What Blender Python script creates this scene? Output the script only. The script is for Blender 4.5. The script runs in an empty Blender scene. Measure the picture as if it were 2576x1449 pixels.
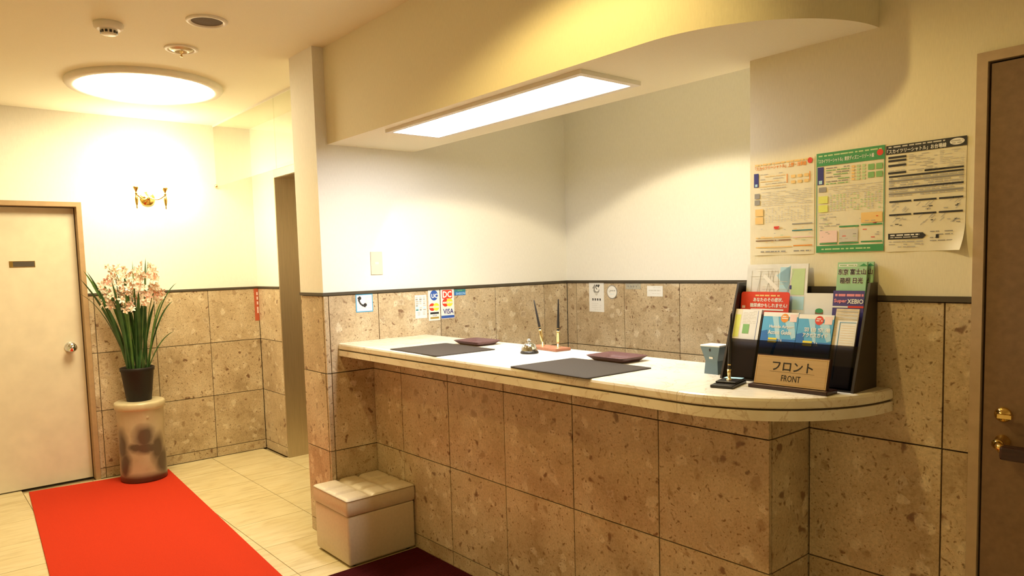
import bpy, bmesh, math, random
from mathutils import Vector, Matrix, Quaternion

C = bpy.context.scene
COL = C.collection
R = math.radians
rnd = random.Random(7)

# ------------------------------------------------------------------ camera
cam_d = bpy.data.cameras.new('camera')
cam_d.sensor_width = 36.0
cam_d.lens = 1817.2 * 36.0 / 2576.0
cam_d.shift_x = 32.1 / 2576.0
cam_d.shift_y = 84.0 / 2576.0
cam_d.clip_start = 0.02
cam = bpy.data.objects.new('camera', cam_d)
COL.objects.link(cam)
r_ = Vector((0.6380903, 0.76942356, -0.02877747))
u_ = Vector((-0.04265762, 0.07264475, 0.99644522))
b_ = Vector((0.76877896, -0.63459445, 0.07917569))
m3 = Matrix((r_, u_, b_)).transposed()
cam.matrix_world = Matrix.Translation((3.3473, -1.8937, 1.3998)) @ m3.to_4x4()
C.camera = cam

# ------------------------------------------------------------------ world, exposure, light
w = bpy.data.worlds.new('dim interior')
C.world = w
w.use_nodes = True
w.node_tree.nodes['Background'].inputs[0].default_value = (1.0, 0.9, 0.7, 1)
w.node_tree.nodes['Background'].inputs[1].default_value = 0.02
C.view_settings.view_transform = 'Standard'
C.view_settings.look = 'None'
C.view_settings.gamma = 1.0
C.view_settings.use_curve_mapping = False
C.view_settings.exposure = 0.1

WARM = (1.0, 0.75, 0.27)
WHITE = (1.0, 0.86, 0.56)
PANEL_STRENGTH = 29.0
DOME_STRENGTH = 40.0
SCONCE_STRENGTH = 66.0


def spot(name, loc, power, colour, angle, blend=0.2, size=0.03, target=None):
    l = bpy.data.lights.new(name, 'SPOT')
    l.energy = power
    l.color = colour
    l.spot_size = R(angle)
    l.spot_blend = blend
    l.shadow_soft_size = size
    o = bpy.data.objects.new(name, l)
    COL.objects.link(o)
    o.location = loc
    d = Vector(target) - Vector(loc) if target else Vector((0, 0, -1))
    o.rotation_euler = d.to_track_quat('-Z', 'Y').to_euler()
    return o


HC = 2.486
# recessed downlights of the lobby ceiling (outside the frame) and one over the clerk's side of the counter
spot('downlight_lobby', (1.84, -0.83, HC - 0.03), 33, WARM, 150, 0.3, 0.03)
spot('downlight_lobby', (0.25, -1.55, HC - 0.03), 28, WARM, 150, 0.4, 0.08)
spot('downlight_clerk', (1.16, 0.53, HC - 0.03), 44, WHITE, 122, 0.12, 0.03)


# ------------------------------------------------------------------ materials
def nodes(name):
    m = bpy.data.materials.new(name)
    m.use_nodes = True
    nt = m.node_tree
    return m, nt, nt.nodes['Principled BSDF']


def N(nt, typ, **kw):
    n = nt.nodes.new(typ)
    for k, v in kw.items():
        if k.startswith('i_'):
            n.inputs[k[2:].replace('_', ' ')].default_value = v
        else:
            setattr(n, k, v)
    return n


def ramp(nt, fac, stops):
    n = nt.nodes.new('ShaderNodeValToRGB')
    cr = n.color_ramp
    while len(cr.elements) < len(stops):
        cr.elements.new(0.5)
    for e, (p, c) in zip(cr.elements, stops):
        e.position = p
        e.color = (c[0], c[1], c[2], 1) if not isinstance(c, (int, float)) else (c, c, c, 1)
    nt.links.new(fac, n.inputs[0])
    return n.outputs[0]


def mixc(nt, fac, a, b, mode='MIX'):
    n = nt.nodes.new('ShaderNodeMix')
    n.data_type = 'RGBA'
    n.blend_type = mode
    for i, v in ((0, fac), (6, a), (7, b)):
        if hasattr(v, 'is_linked'):
            nt.links.new(v, n.inputs[i])
        elif isinstance(v, (int, float)):
            n.inputs[i].default_value = v
        else:
            n.inputs[i].default_value = (v[0], v[1], v[2], 1)
    return n.outputs[2]


def mth(nt, op, a, b=0.0, clamp=False):
    n = nt.nodes.new('ShaderNodeMath')
    n.operation = op
    n.use_clamp = clamp
    for i, v in ((0, a), (1, b)):
        if hasattr(v, 'is_linked'):
            nt.links.new(v, n.inputs[i])
        else:
            n.inputs[i].default_value = v
    return n.outputs[0]


def coords(nt, per_object=0.0, scale=(1, 1, 1)):
    t = nt.nodes.new('ShaderNodeTexCoord')
    out = t.outputs['Object']
    if per_object:
        oi = nt.nodes.new('ShaderNodeObjectInfo')
        cb = nt.nodes.new('ShaderNodeCombineXYZ')
        nt.links.new(mth(nt, 'MULTIPLY', oi.outputs['Random'], per_object), cb.inputs[0])
        nt.links.new(mth(nt, 'MULTIPLY', oi.outputs['Random'], per_object * 1.7), cb.inputs[1])
        nt.links.new(mth(nt, 'MULTIPLY', oi.outputs['Random'], per_object * 0.6), cb.inputs[2])
        va = nt.nodes.new('ShaderNodeVectorMath')
        nt.links.new(out, va.inputs[0])
        nt.links.new(cb.outputs[0], va.inputs[1])
        out = va.outputs[0]
    if scale != (1, 1, 1):
        mp = nt.nodes.new('ShaderNodeMapping')
        mp.inputs['Scale'].default_value = scale
        nt.links.new(out, mp.inputs[0])
        out = mp.outputs[0]
    return out


def noise(nt, co, scale, detail=3.0, rough=0.5, dist=0.0):
    n = nt.nodes.new('ShaderNodeTexNoise')
    n.inputs['Scale'].default_value = scale
    n.inputs['Detail'].default_value = detail
    n.inputs['Roughness'].default_value = rough
    n.inputs['Distortion'].default_value = dist
    nt.links.new(co, n.inputs['Vector'])
    return n.outputs[0]


def bump(nt, bs, h, strength=0.2, dist=0.002):
    n = nt.nodes.new('ShaderNodeBump')
    n.inputs['Strength'].default_value = strength
    n.inputs['Distance'].default_value = dist
    nt.links.new(h, n.inputs['Height'])
    nt.links.new(n.outputs[0], bs.inputs['Normal'])


def simple(name, col, rough=0.5, metal=0.0, var=0.06, scale=30.0, bmp=0.0, spec=0.5, coat=0.0, stretch=(1, 1, 1)):
    m, nt, bs = nodes(name)
    co = coords(nt, 0.0, stretch)
    f = noise(nt, co, scale, 3.0)
    a = tuple(min(1, c * (1 - var)) for c in col)
    b = tuple(min(1, c * (1 + var)) for c in col)
    nt.links.new(ramp(nt, f, [(0.3, a), (0.7, b)]), bs.inputs['Base Color'])
    bs.inputs['Roughness'].default_value = rough
    bs.inputs['Metallic'].default_value = metal
    bs.inputs['Specular IOR Level'].default_value = spec
    bs.inputs['Coat Weight'].default_value = coat
    if bmp:
        bump(nt, bs, f, bmp, 0.001)
    return m


def stone_mat(name, tint=(1, 1, 1)):
    m, nt, bs = nodes(name)
    co = coords(nt, 23.0)
    t = lambda c: tuple(x * y for x, y in zip(c, tint))
    wp = nt.nodes.new('ShaderNodeVectorMath'); wp.operation = 'MULTIPLY_ADD'
    nz = N(nt, 'ShaderNodeTexNoise'); nz.inputs['Scale'].default_value = 16.0; nz.inputs['Detail'].default_value = 5
    nt.links.new(co, nz.inputs['Vector'])
    nt.links.new(nz.outputs['Color'], wp.inputs[0]); wp.inputs[1].default_value = (0.09, 0.09, 0.09)
    nt.links.new(co, wp.inputs[2])
    wc = wp.outputs[0]
    base = ramp(nt, noise(nt, wc, 5.0, 8.0, 0.62), [(0.3, t((.41, .300, .175))), (0.5, t((.56, .435, .275))), (0.72, t((.67, .56, .39)))])
    # pale shell fragments
    v = N(nt, 'ShaderNodeTexVoronoi', i_Scale=17.0); nt.links.new(wc, v.inputs['Vector'])
    sc = nt.nodes.new('ShaderNodeSeparateColor'); nt.links.new(v.outputs['Color'], sc.inputs[0])
    frag = mth(nt, 'MULTIPLY', mth(nt, 'GREATER_THAN', sc.outputs[0], 0.66), ramp(nt, v.outputs['Distance'], [(0.30, 1.0), (0.42, 0.0)]))
    base = mixc(nt, mth(nt, 'MULTIPLY', frag, 0.62), base, t((.76, .66, .48)))
    frag2 = mth(nt, 'MULTIPLY', mth(nt, 'LESS_THAN', sc.outputs[1], 0.22), ramp(nt, v.outputs['Distance'], [(0.2, 1.0), (0.36, 0.0)]))
    base = mixc(nt, mth(nt, 'MULTIPLY', frag2, 0.6), base, t((.30, .19, .10)))
    # brown pits of two sizes
    for sca, thr, lo, hi, col, amt in ((60.0, 0.66, 0.15, 0.34, (.18, .095, .045), 0.85), (125.0, 0.58, 0.14, 0.36, (.24, .135, .07), 0.7), (24.0, 0.89, 0.2, 0.36, (.17, .08, .04), 0.85)):
        v2 = N(nt, 'ShaderNodeTexVoronoi', i_Scale=sca); nt.links.new(wc, v2.inputs['Vector'])
        s2 = nt.nodes.new('ShaderNodeSeparateColor'); nt.links.new(v2.outputs['Color'], s2.inputs[0])
        k = mth(nt, 'MULTIPLY', mth(nt, 'GREATER_THAN', s2.outputs[0], thr), ramp(nt, v2.outputs['Distance'], [(lo, 1.0), (hi, 0.0)]))
        base = mixc(nt, mth(nt, 'MULTIPLY', k, amt), base, t(col))
    fine = noise(nt, co, 120.0, 4.0, 0.7)
    base = mixc(nt, 0.5, base, ramp(nt, fine, [(0.3, 0.5), (0.7, 1.3)]), 'MULTIPLY')
    nt.links.new(base, bs.inputs['Base Color'])
    bs.inputs['Roughness'].default_value = 0.32
    bump(nt, bs, fine, 0.12, 0.001)
    return m


def wall_mat(name, col):
    m, nt, bs = nodes(name)
    co = coords(nt, 0.0, (140, 140, 14))
    f = noise(nt, co, 3.0, 4.0, 0.6)
    big = noise(nt, coords(nt), 2.0, 2.0)
    c = ramp(nt, f, [(0.3, tuple(x * .95 for x in col)), (0.7, tuple(min(1, x * 1.04) for x in col))])
    c = mixc(nt, 0.25, c, ramp(nt, big, [(0.3, 0.94), (0.7, 1.0)]), 'MULTIPLY')
    nt.links.new(c, bs.inputs['Base Color'])
    bs.inputs['Roughness'].default_value = 0.75
    bs.inputs['Specular IOR Level'].default_value = 0.25
    bump(nt, bs, f, 0.25, 0.001)
    return m


def floor_mat():
    m, nt, bs = nodes('cream marble floor')
    co = coords(nt, 11.0, (9, 1.6, 1))
    f = noise(nt, co, 3.0, 5.0, 0.6, 0.6)
    g = noise(nt, coords(nt, 5.0), 6.0, 4.0)
    c = ramp(nt, f, [(0.28, (.56, .44, .22)), (0.5, (.69, .57, .33)), (0.75, (.75, .65, .42))])
    c = mixc(nt, 0.35, c, ramp(nt, g, [(0.3, 0.82), (0.65, 1.0)]), 'MULTIPLY')
    nt.links.new(c, bs.inputs['Base Color'])
    bs.inputs['Roughness'].default_value = 0.3
    return m


def counter_mat():
    m, nt, bs = nodes('polished cream marble')
    co = coords(nt, 3.0)
    f = noise(nt, co, 7.0, 6.0, 0.6, 0.5)
    c = ramp(nt, f, [(0.3, (.76, .68, .53)), (0.5, (.83, .77, .64)), (0.75, (.86, .81, .69))])
    vn = noise(nt, co, 5.0, 5.0, 0.55, 1.5)
    vein = ramp(nt, mth(nt, 'ABSOLUTE', mth(nt, 'SUBTRACT', vn, 0.5)), [(0.0, 1.0), (0.012, 0.0)])
    c = mixc(nt, mth(nt, 'MULTIPLY', vein, 0.4), c, (.42, .26, .12))
    nt.links.new(c, bs.inputs['Base Color'])
    bs.inputs['Roughness'].default_value = 0.22
    return m


def emit_mat(name, col, strength):
    m = bpy.data.materials.new(name)
    m.use_nodes = True
    nt = m.node_tree
    nt.nodes.clear()
    o = nt.nodes.new('ShaderNodeOutputMaterial')
    e = nt.nodes.new('ShaderNodeEmission')
    co = coords(nt)
    f = noise(nt, co, 4.0, 1.0)
    nt.links.new(ramp(nt, f, [(0.0, tuple(c * .98 for c in col)), (1.0, col)]), e.inputs[0])
    e.inputs[1].default_value = strength
    nt.links.new(e.outputs[0], o.inputs[0])
    return m


def pane_mat(name, tint, refl=1.0, haze=0.0, hazecol=(1, 1, 1)):
    m = bpy.data.materials.new(name)
    m.use_nodes = True
    nt = m.node_tree
    nt.nodes.clear()
    o = nt.nodes.new('ShaderNodeOutputMaterial')
    tr = nt.nodes.new('ShaderNodeBsdfTransparent')
    gl = nt.nodes.new('ShaderNodeBsdfGlossy')
    gl.inputs['Roughness'].default_value = 0.03
    fr = nt.nodes.new('ShaderNodeFresnel')
    fr.inputs[0].default_value = 1.45
    f = noise(nt, coords(nt), 6.0, 2.0)
    nt.links.new(ramp(nt, f, [(0.0, tuple(c * .97 for c in tint)), (1.0, tint)]), tr.inputs[0])
    mx = nt.nodes.new('ShaderNodeMixShader')
    ge = nt.nodes.new('ShaderNodeNewGeometry')
    front = mth(nt, 'SUBTRACT', 1.0, ge.outputs['Backfacing'])
    nt.links.new(mth(nt, 'MULTIPLY', mth(nt, 'MULTIPLY', fr.outputs[0], refl), front), mx.inputs[0])
    nt.links.new(tr.outputs[0], mx.inputs[1])
    nt.links.new(gl.outputs[0], mx.inputs[2])
    out = mx.outputs[0]
    if haze:
        df = nt.nodes.new('ShaderNodeBsdfDiffuse')
        df.inputs[0].default_value = (*hazecol, 1)
        m2 = nt.nodes.new('ShaderNodeMixShader')
        m2.inputs[0].default_value = haze
        nt.links.new(out, m2.inputs[1])
        nt.links.new(df.outputs[0], m2.inputs[2])
        out = m2.outputs[0]
    nt.links.new(out, o.inputs[0])
    return m


def brushed(name, col, rough, stretch, var=0.12, metal=1.0):
    m, nt, bs = nodes(name)
    f = noise(nt, coords(nt, 0.0, stretch), 4.0, 4.0, 0.6)
    nt.links.new(ramp(nt, f, [(0.25, tuple(c * (1 - var) for c in col)), (0.75, tuple(min(1, c * (1 + var)) for c in col))]), bs.inputs['Base Color'])
    bs.inputs['Metallic'].default_value = metal
    bs.inputs['Roughness'].default_value = rough
    bump(nt, bs, f, 0.1, 0.0005)
    return m


def vase_mat():
    m, nt, bs = nodes('glazed cream and brown ceramic')
    co = coords(nt)
    sx = nt.nodes.new('ShaderNodeSeparateXYZ'); nt.links.new(co, sx.inputs[0])
    nzv = N(nt, 'ShaderNodeTexNoise'); nzv.inputs['Scale'].default_value = 9.0; nzv.inputs['Detail'].default_value = 3
    nt.links.new(co, nzv.inputs['Vector'])
    ad = nt.nodes.new('ShaderNodeVectorMath'); ad.operation = 'MULTIPLY_ADD'
    nt.links.new(nzv.outputs['Color'], ad.inputs[0]); ad.inputs[1].default_value = (.05, .05, .05); nt.links.new(co, ad.inputs[2])
    body = ramp(nt, noise(nt, co, 8.0, 4.0), [(0.3, (.42, .33, .20)), (0.7, (.52, .43, .28))])

    def blob(p, rx, rz, soft=0.6):
        # glaze blot at p on the wall of the vessel
        sb = nt.nodes.new('ShaderNodeVectorMath'); sb.operation = 'SUBTRACT'
        nt.links.new(ad.outputs[0], sb.inputs[0]); sb.inputs[1].default_value = (p[0] + .025, p[1] + .025, p[2] + .025)
        dv = nt.nodes.new('ShaderNodeVectorMath'); dv.operation = 'DIVIDE'
        nt.links.new(sb.outputs[0], dv.inputs[0]); dv.inputs[1].default_value = (rx, rx, rz)
        ln = nt.nodes.new('ShaderNodeVectorMath'); ln.operation = 'LENGTH'
        nt.links.new(dv.outputs[0], ln.inputs[0])
        return ramp(nt, ln.outputs['Value'], [(1 - soft, 1.0), (1.0 + soft * .3, 0.0)])
    # directions on the visible side: a = towards the viewer, s = viewer's right
    a = Vector((0.975, -0.22, 0)); s = Vector((0.22, 0.975, 0))

    def at(t, z, r=0.142):
        v = a * math.cos(t) * r + s * math.sin(t) * r
        return (v.x, v.y, z)
    dark = None
    for p, rx, rz in ((at(-1.0, .25), .060, .13), (at(-.9, .12), .055, .12), (at(.12, .31), .078, .085), (at(.10, .24), .080, .055), (at(.72, .22), .058, .12), (at(1.0, .12), .062, .13), (at(-.3, .245), .060, .045), (at(.5, .23), .060, .04)):
        k = blob(p, rx * 1.22, rz * 1.15)
        dark = k if dark is None else mth(nt, 'MAXIMUM', dark, k)
    foot = ramp(nt, sx.outputs[2], [(0.03, 1.0), (0.075, 0.0)])
    dark = mth(nt, 'MAXIMUM', dark, foot)
    c = mixc(nt, mth(nt, 'MULTIPLY', dark, 0.93), body, (.075, .045, .03))
    nt.links.new(c, bs.inputs['Base Color'])
    bs.inputs['Roughness'].default_value = 0.35
    return m


def petal_mat():
    m, nt, bs = nodes('orchid petal')
    oi = nt.nodes.new('ShaderNodeObjectInfo')
    f = noise(nt, coords(nt, 3.0), 40.0, 2.0)
    a = ramp(nt, oi.outputs['Random'], [(0.0, (.86, .75, .60)), (0.6, (.88, .79, .66)), (0.82, (.86, .64, .53)), (1.0, (.80, .40, .31))])
    nt.links.new(mixc(nt, 0.4, a, ramp(nt, f, [(0.3, 0.8), (0.7, 1.05)]), 'MULTIPLY'), bs.inputs['Base Color'])
    bs.inputs['Roughness'].default_value = 0.6
    bs.inputs['Subsurface Weight'].default_value = 0.0
    return m


M = {}
M['stone'] = stone_mat('speckled beige marble')
M['grout'] = simple('dark joint', (.10, .07, .04), 0.9)
M['wall'] = wall_mat('cream wallpaper', (.82, .76, .57))
M['wall_white'] = wall_mat('white wallpaper', (.84, .81, .74))
M['ceiling'] = wall_mat('ceiling board', (.86, .81, .62))
M['floor'] = floor_mat()
M['floor_joint'] = simple('floor joint', (.36, .27, .14), 0.9)
M['marble'] = counter_mat()
M['rail'] = simple('dark dado rail', (.07, .055, .035), 0.45)
M['door_cream'] = simple('cream door skin', (.70, .62, .47), 0.5, var=0.05, scale=9)
M['door_frame'] = simple('tan door frame', (.40, .26, .13), 0.45)
M['frame_taupe'] = simple('taupe steel frame', (.46, .34, .22), 0.45)
M['door_brown'] = simple('brown door skin', (.20, .12, .065), 0.5, var=0.1, scale=60)
M['gap'] = simple('painted gap shade', (.02, .014, .01), 0.9)
M['steel'] = brushed('brushed stainless', (.58, .50, .37), 0.42, (60, 60, 1.5))
M['brass'] = brushed('polished brass', (.80, .57, .20), 0.16, (8, 8, 8), 0.05)
M['gold'] = brushed('gold plate', (.88, .70, .36), 0.2, (6, 6, 6), 0.05)
M['plate_brass'] = brushed('brushed brass plate', (.60, .46, .29), 0.38, (2, 60, 60), 0.08)
M['chrome'] = brushed('chrome', (.74, .79, .86), 0.08, (5, 5, 5), 0.03)
M['black'] = simple('black plastic', (.016, .014, .014), 0.35)
M['satin_black'] = simple('satin black', (.014, .010, .009), 0.5, spec=0.3)
M['rack'] = simple('dark brown rack board', (.024, .017, .014), 0.4)
M['mahogany'] = simple('dark mahogany', (.034, .011, .009), 0.3, var=0.25, scale=20, stretch=(1, 8, 8))
M['redwood'] = simple('reddish wood', (.33, .13, .07), 0.35, var=0.2, scale=18, stretch=(8, 1, 8))
M['leather_mat'] = simple('dark brown desk leather', (.042, .032, .026), 0.55, var=0.1, scale=200, bmp=0.15, spec=0.25)
M['leather_tray'] = simple('maroon leather', (.115, .050, .050), 0.4, var=0.15, scale=160, bmp=0.2)
M['ottoman'] = simple('cream vinyl', (.62, .52, .37), 0.42, var=0.04, scale=70, bmp=0.08)
M['welt'] = simple('vinyl piping', (.40, .31, .20), 0.5)
M['carpet'] = simple('red needle felt', (.52, .036, .012), 0.95, var=0.10, scale=260, bmp=0.6, spec=0.1)
M['mat_red'] = simple('maroon ribbed carpet', (.075, .008, .011), 0.95, var=0.15, scale=300, bmp=0.5, spec=0.1)
M['panel_light'] = emit_mat('white panel diffuser', (.97, .985, 1.0), PANEL_STRENGTH)
M['dome_light'] = emit_mat('warm dome diffuser', (1.0, .86, .53), DOME_STRENGTH)
M['shade_light'] = emit_mat('glowing tulip glass', (1.0, .88, .60), SCONCE_STRENGTH)
M['white_plastic'] = simple('off white plastic', (.78, .74, .64), 0.45, var=0.02)
M['ivory_plate'] = simple('ivory switch plate', (.60, .58, .48), 0.4, var=0.02)
M['paper'] = simple('white paper', (.82, .81, .78), 0.7, var=0.02)
M['paper_cream'] = simple('cream paper', (.80, .74, .55), 0.7, var=0.03)
M['paper_map'] = simple('pale map paper', (.74, .74, .70), 0.6, var=0.06, scale=25)
M['paper_beige'] = simple('beige map paper', (.66, .56, .38), 0.6, var=0.14, scale=40)
M['smoke_acrylic'] = pane_mat('smoked acrylic', (.36, .34, .35), 0.8)
M['glass'] = pane_mat('clear glass', (.97, .98, .93), 0.9, 0.05, (.9, .87, .75))
M['vase'] = vase_mat()
M['vase_lid'] = simple('cream glazed rim', (.55, .46, .29), 0.3)
M['soil'] = simple('bark mulch', (.10, .07, .045), 0.95, var=0.5, scale=80, bmp=0.8)
M['leaf'] = simple('dark strap leaf', (.028, .078, .018), 0.4, var=0.45, scale=12)
M['leaf_light'] = simple('mid green strap leaf', (.075, .17, .035), 0.4, var=0.35, scale=12)
M['stem'] = simple('green flower stem', (.12, .17, .05), 0.5, var=0.2)
M['petal'] = petal_mat()
M['lip'] = simple('orchid lip', (.80, .42, .26), 0.6, var=0.3, scale=60)
M['dispenser'] = simple('blue grey plastic', (.13, .20, .25), 0.4, var=0.03)
M['dispenser_top'] = simple('white moulded plastic', (.80, .82, .83), 0.4, var=0.02)
M['clear_film'] = pane_mat('clear film label', (.92, .93, .90), 0.6, 0.25, (.8, .8, .74))


def ink(name, col, rough=0.6):
    if name not in M:
        M[name] = simple(name, col, rough, var=0.03)
    return M[name]


INK = {}
for n_, c_ in dict(black=(.02, .02, .022), grey=(.30, .29, .27), midgrey=(.48, .46, .42), lightgrey=(.62, .60, .54), white=(.85, .84, .80), red=(.72, .05, .02), orange=(.82, .30, .03), paleorange=(.85, .58, .22), green=(.05, .30, .10), midgreen=(.22, .46, .16), palegreen=(.50, .66, .34), mint=(.34, .60, .36), blue=(.03, .10, .42), navy=(.03, .03, .20), skyblue=(.10, .42, .72), paleblue=(.42, .68, .82), deepblue=(.02, .16, .50), yellow=(.86, .72, .06), gold=(.42, .28, .05), purple=(.07, .05, .22), pink=(.80, .28, .34), palepink=(.88, .66, .62), teal=(.03, .22, .24), frameblue=(.10, .36, .60), lime=(.74, .78, .18), brown=(.22, .12, .06)).items():
    INK[n_] = simple('printed ' + n_, c_, 0.55, var=0.03)


# ------------------------------------------------------------------ geometry helpers
class MB:
    def __init__(self):
        self.v, self.f, self.mi, self.sm, self.mats = [], [], [], [], []

    def m(self, mat):
        if mat not in self.mats:
            self.mats.append(mat)
        return self.mats.index(mat)

    def add(self, verts, faces, mat, smooth=False, xf=None):
        k = len(self.v)
        mi = self.m(mat)
        for p in verts:
            p = Vector(p)
            self.v.append(xf @ p if xf is not None else p)
        for f in faces:
            self.f.append([i + k for i in f])
            self.mi.append(mi)
            self.sm.append(smooth)

    def box(self, a, b, mat, xf=None):
        x0, y0, z0 = a
        x1, y1, z1 = b
        v = [(x0, y0, z0), (x1, y0, z0), (x1, y1, z0), (x0, y1, z0), (x0, y0, z1), (x1, y0, z1), (x1, y1, z1), (x0, y1, z1)]
        self.add(v, [(0, 3, 2, 1), (4, 5, 6, 7), (0, 1, 5, 4), (1, 2, 6, 5), (2, 3, 7, 6), (3, 0, 4, 7)], mat, False, xf)

    def lathe(self, prof, mat, n=32, c=(0, 0, 0), smooth=True, xf=None, caps=True):
        v, f = [], []
        for r, z in prof:
            for i in range(n):
                a = 2 * math.pi * i / n
                v.append((c[0] + r * math.cos(a), c[1] + r * math.sin(a), c[2] + z))
        for j in range(len(prof) - 1):
            for i in range(n):
                k = (i + 1) % n
                f.append((j * n + i, j * n + k, (j + 1) * n + k, (j + 1) * n + i))
        self.add(v, f, mat, smooth, xf)
        if caps:
            if prof[0][0] > 1e-5:
                self.add(v[:n], [tuple(reversed(range(n)))], mat, False, xf)
            if prof[-1][0] > 1e-5:
                self.add(v[-n:], [tuple(range(n))], mat, False, xf)

    def tube(self, pts, rad, mat, n=8, xf=None, caps=True):
        pts = [Vector(p) for p in pts]
        if isinstance(rad, (int, float)):
            rad = [rad] * len(pts)
        v, f = [], []
        up = Vector((0, 0, 1))
        for i, p in enumerate(pts):
            t = (pts[min(i + 1, len(pts) - 1)] - pts[max(i - 1, 0)]).normalized()
            s = t.cross(up)
            if s.length < 1e-3:
                s = t.cross(Vector((1, 0, 0)))
            s.normalize()
            q = s.cross(t)
            for k in range(n):
                a = 2 * math.pi * k / n
                v.append(p + (s * math.cos(a) + q * math.sin(a)) * rad[i])
        for j in range(len(pts) - 1):
            for i in range(n):
                k = (i + 1) % n
                f.append((j * n + i, j * n + k, (j + 1) * n + k, (j + 1) * n + i))
        if caps:
            f.append(tuple(reversed(range(n))))
            f.append(tuple(range((len(pts) - 1) * n, len(pts) * n)))
        self.add(v, f, mat, True, xf)

    def prism(self, outline, z0, z1, mat, xf=None, smooth=False):
        n = len(outline)
        v = [(x, y, z0) for x, y in outline] + [(x, y, z1) for x, y in outline]
        f = [tuple(reversed(range(n))), tuple(range(n, 2 * n))]
        self.add(v, f, mat, False, xf)
        self.add(v, [(i, (i + 1) % n, n + (i + 1) % n, n + i) for i in range(n)], mat, smooth, xf)

    def rect(self, x0, y0, x1, y1, z, mat):
        self.add([(x0, y0, z), (x1, y0, z), (x1, y1, z), (x0, y1, z)], [(0, 1, 2, 3)], mat)

    def disc(self, x, y, rx, ry, z, mat, n=24, a0=0.0, a1=2 * math.pi):
        full = abs(a1 - a0 - 2 * math.pi) < 1e-6
        k = n if full else n + 1
        v = [(x + rx * math.cos(a0 + (a1 - a0) * i / n), y + ry * math.sin(a0 + (a1 - a0) * i / n), z) for i in range(k)]
        self.add(v, [tuple(range(len(v)))], mat)

    def build(self, name, parent=None, loc=None, mat4=None):
        me = bpy.data.meshes.new(name)
        me.from_pydata([tuple(p) for p in self.v], [], self.f)
        for mt in self.mats:
            me.materials.append(mt)
        for p, mi, s in zip(me.polygons, self.mi, self.sm):
            p.material_index = mi
            p.use_smooth = s
        me.update()
        o = bpy.data.objects.new(name, me)
        COL.objects.link(o)
        if parent is not None:
            o.parent = parent
        if loc is not None:
            o.location = loc
        if mat4 is not None:
            o.matrix_world = mat4
        return o


def bevel(o, width, seg=2, angle=40):
    bm = bmesh.new()
    bm.from_mesh(o.data)
    bmesh.ops.remove_doubles(bm, verts=bm.verts, dist=1e-6)
    ed = [e for e in bm.edges if len(e.link_faces) == 2 and e.calc_face_angle(0) > R(angle)]
    bmesh.ops.bevel(bm, geom=ed, offset=width, segments=seg, profile=0.5, affect='EDGES', clamp_overlap=True)
    for f in bm.faces:
        f.smooth = False
    bm.to_mesh(o.data)
    bm.free()
    return o


def tag(o, label, cat, group=None, kind=None):
    o['label'] = label
    if cat:
        o['category'] = cat
    if group:
        o['group'] = group
    if kind:
        o['kind'] = kind
    return o


def thing(name, label, cat, loc=(0, 0, 0), rz=0.0, group=None, mat4=None):
    o = bpy.data.objects.new(name, None)
    COL.objects.link(o)
    o.empty_display_size = 0.1
    o.location = loc
    o.rotation_euler = (0, 0, rz)
    if mat4 is not None:
        o.matrix_world = mat4
    return tag(o, label, cat, group)


def struct(o, label=None):
    o['kind'] = 'structure'
    if label:
        o['label'] = label
    return o


_tc = {}


def text_geo(body):
    """outline mesh of a line of lettering, normalised to a unit box centred on the origin; returns verts, faces, aspect"""
    if body in _tc:
        return _tc[body]
    cu = bpy.data.curves.new('lettering', 'FONT')
    cu.body = body
    cu.resolution_u = 2
    ob = bpy.data.objects.new('lettering', cu)
    COL.objects.link(ob)
    dg = bpy.context.evaluated_depsgraph_get()
    dg.update()
    me = bpy.data.meshes.new_from_object(ob.evaluated_get(dg))
    v = [Vector(p.co) for p in me.vertices]
    f = [tuple(p.vertices) for p in me.polygons]
    bpy.data.objects.remove(ob)
    bpy.data.curves.remove(cu)
    bpy.data.meshes.remove(me)
    x0, x1 = min(p.x for p in v), max(p.x for p in v)
    y0, y1 = min(p.y for p in v), max(p.y for p in v)
    sx, sy = max(x1 - x0, 1e-6), max(y1 - y0, 1e-6)
    v = [((p.x - (x0 + x1) / 2) / sx, (p.y - (y0 + y1) / 2) / sy, 0) for p in v]
    _tc[body] = (v, f, sx / sy)
    return _tc[body]


def letter(mb, body, x, y, wd, ht, z, mat, bold=0.0):
    """lettering centred at x, y fitted into wd x ht"""
    v, f, asp = text_geo(body)
    offs = [(0, 0)] if not bold else [(-bold, 0), (bold, 0), (0, bold), (0, -bold)]
    for k, (dx, dy) in enumerate(offs):
        mb.add([(x + dx + p[0] * wd, y + dy + p[1] * ht, z + k * 2e-5) for p in v], f, mat)


def dashes(mb, x0, x1, y, h, z, mat, rr, fill=0.7):
    """a line of print too small to read"""
    x = x0
    while x < x1:
        wd = rr.uniform(.006, .022)
        e = min(x1, x + wd)
        if rr.random() < fill:
            mb.rect(x, y - h / 2, e, y + h / 2, z, mat)
        x = e + rr.uniform(.0015, .005)


def frame(o, u, v):
    """matrix of a flat thing: local x along u, y along v, z out of the face"""
    u, v = Vector(u).normalized(), Vector(v).normalized()
    n = u.cross(v)
    m = Matrix((u, v, n)).transposed().to_4x4()
    return Matrix.Translation(o) @ m


W1F = lambda y, z, d=0.0: frame((d, y, z), (0, 1, 0), (0, 0, 1))
YF = lambda x, yy, z, d=0.0: frame((x, yy - d, z), (1, 0, 0), (0, 0, 1))

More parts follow.
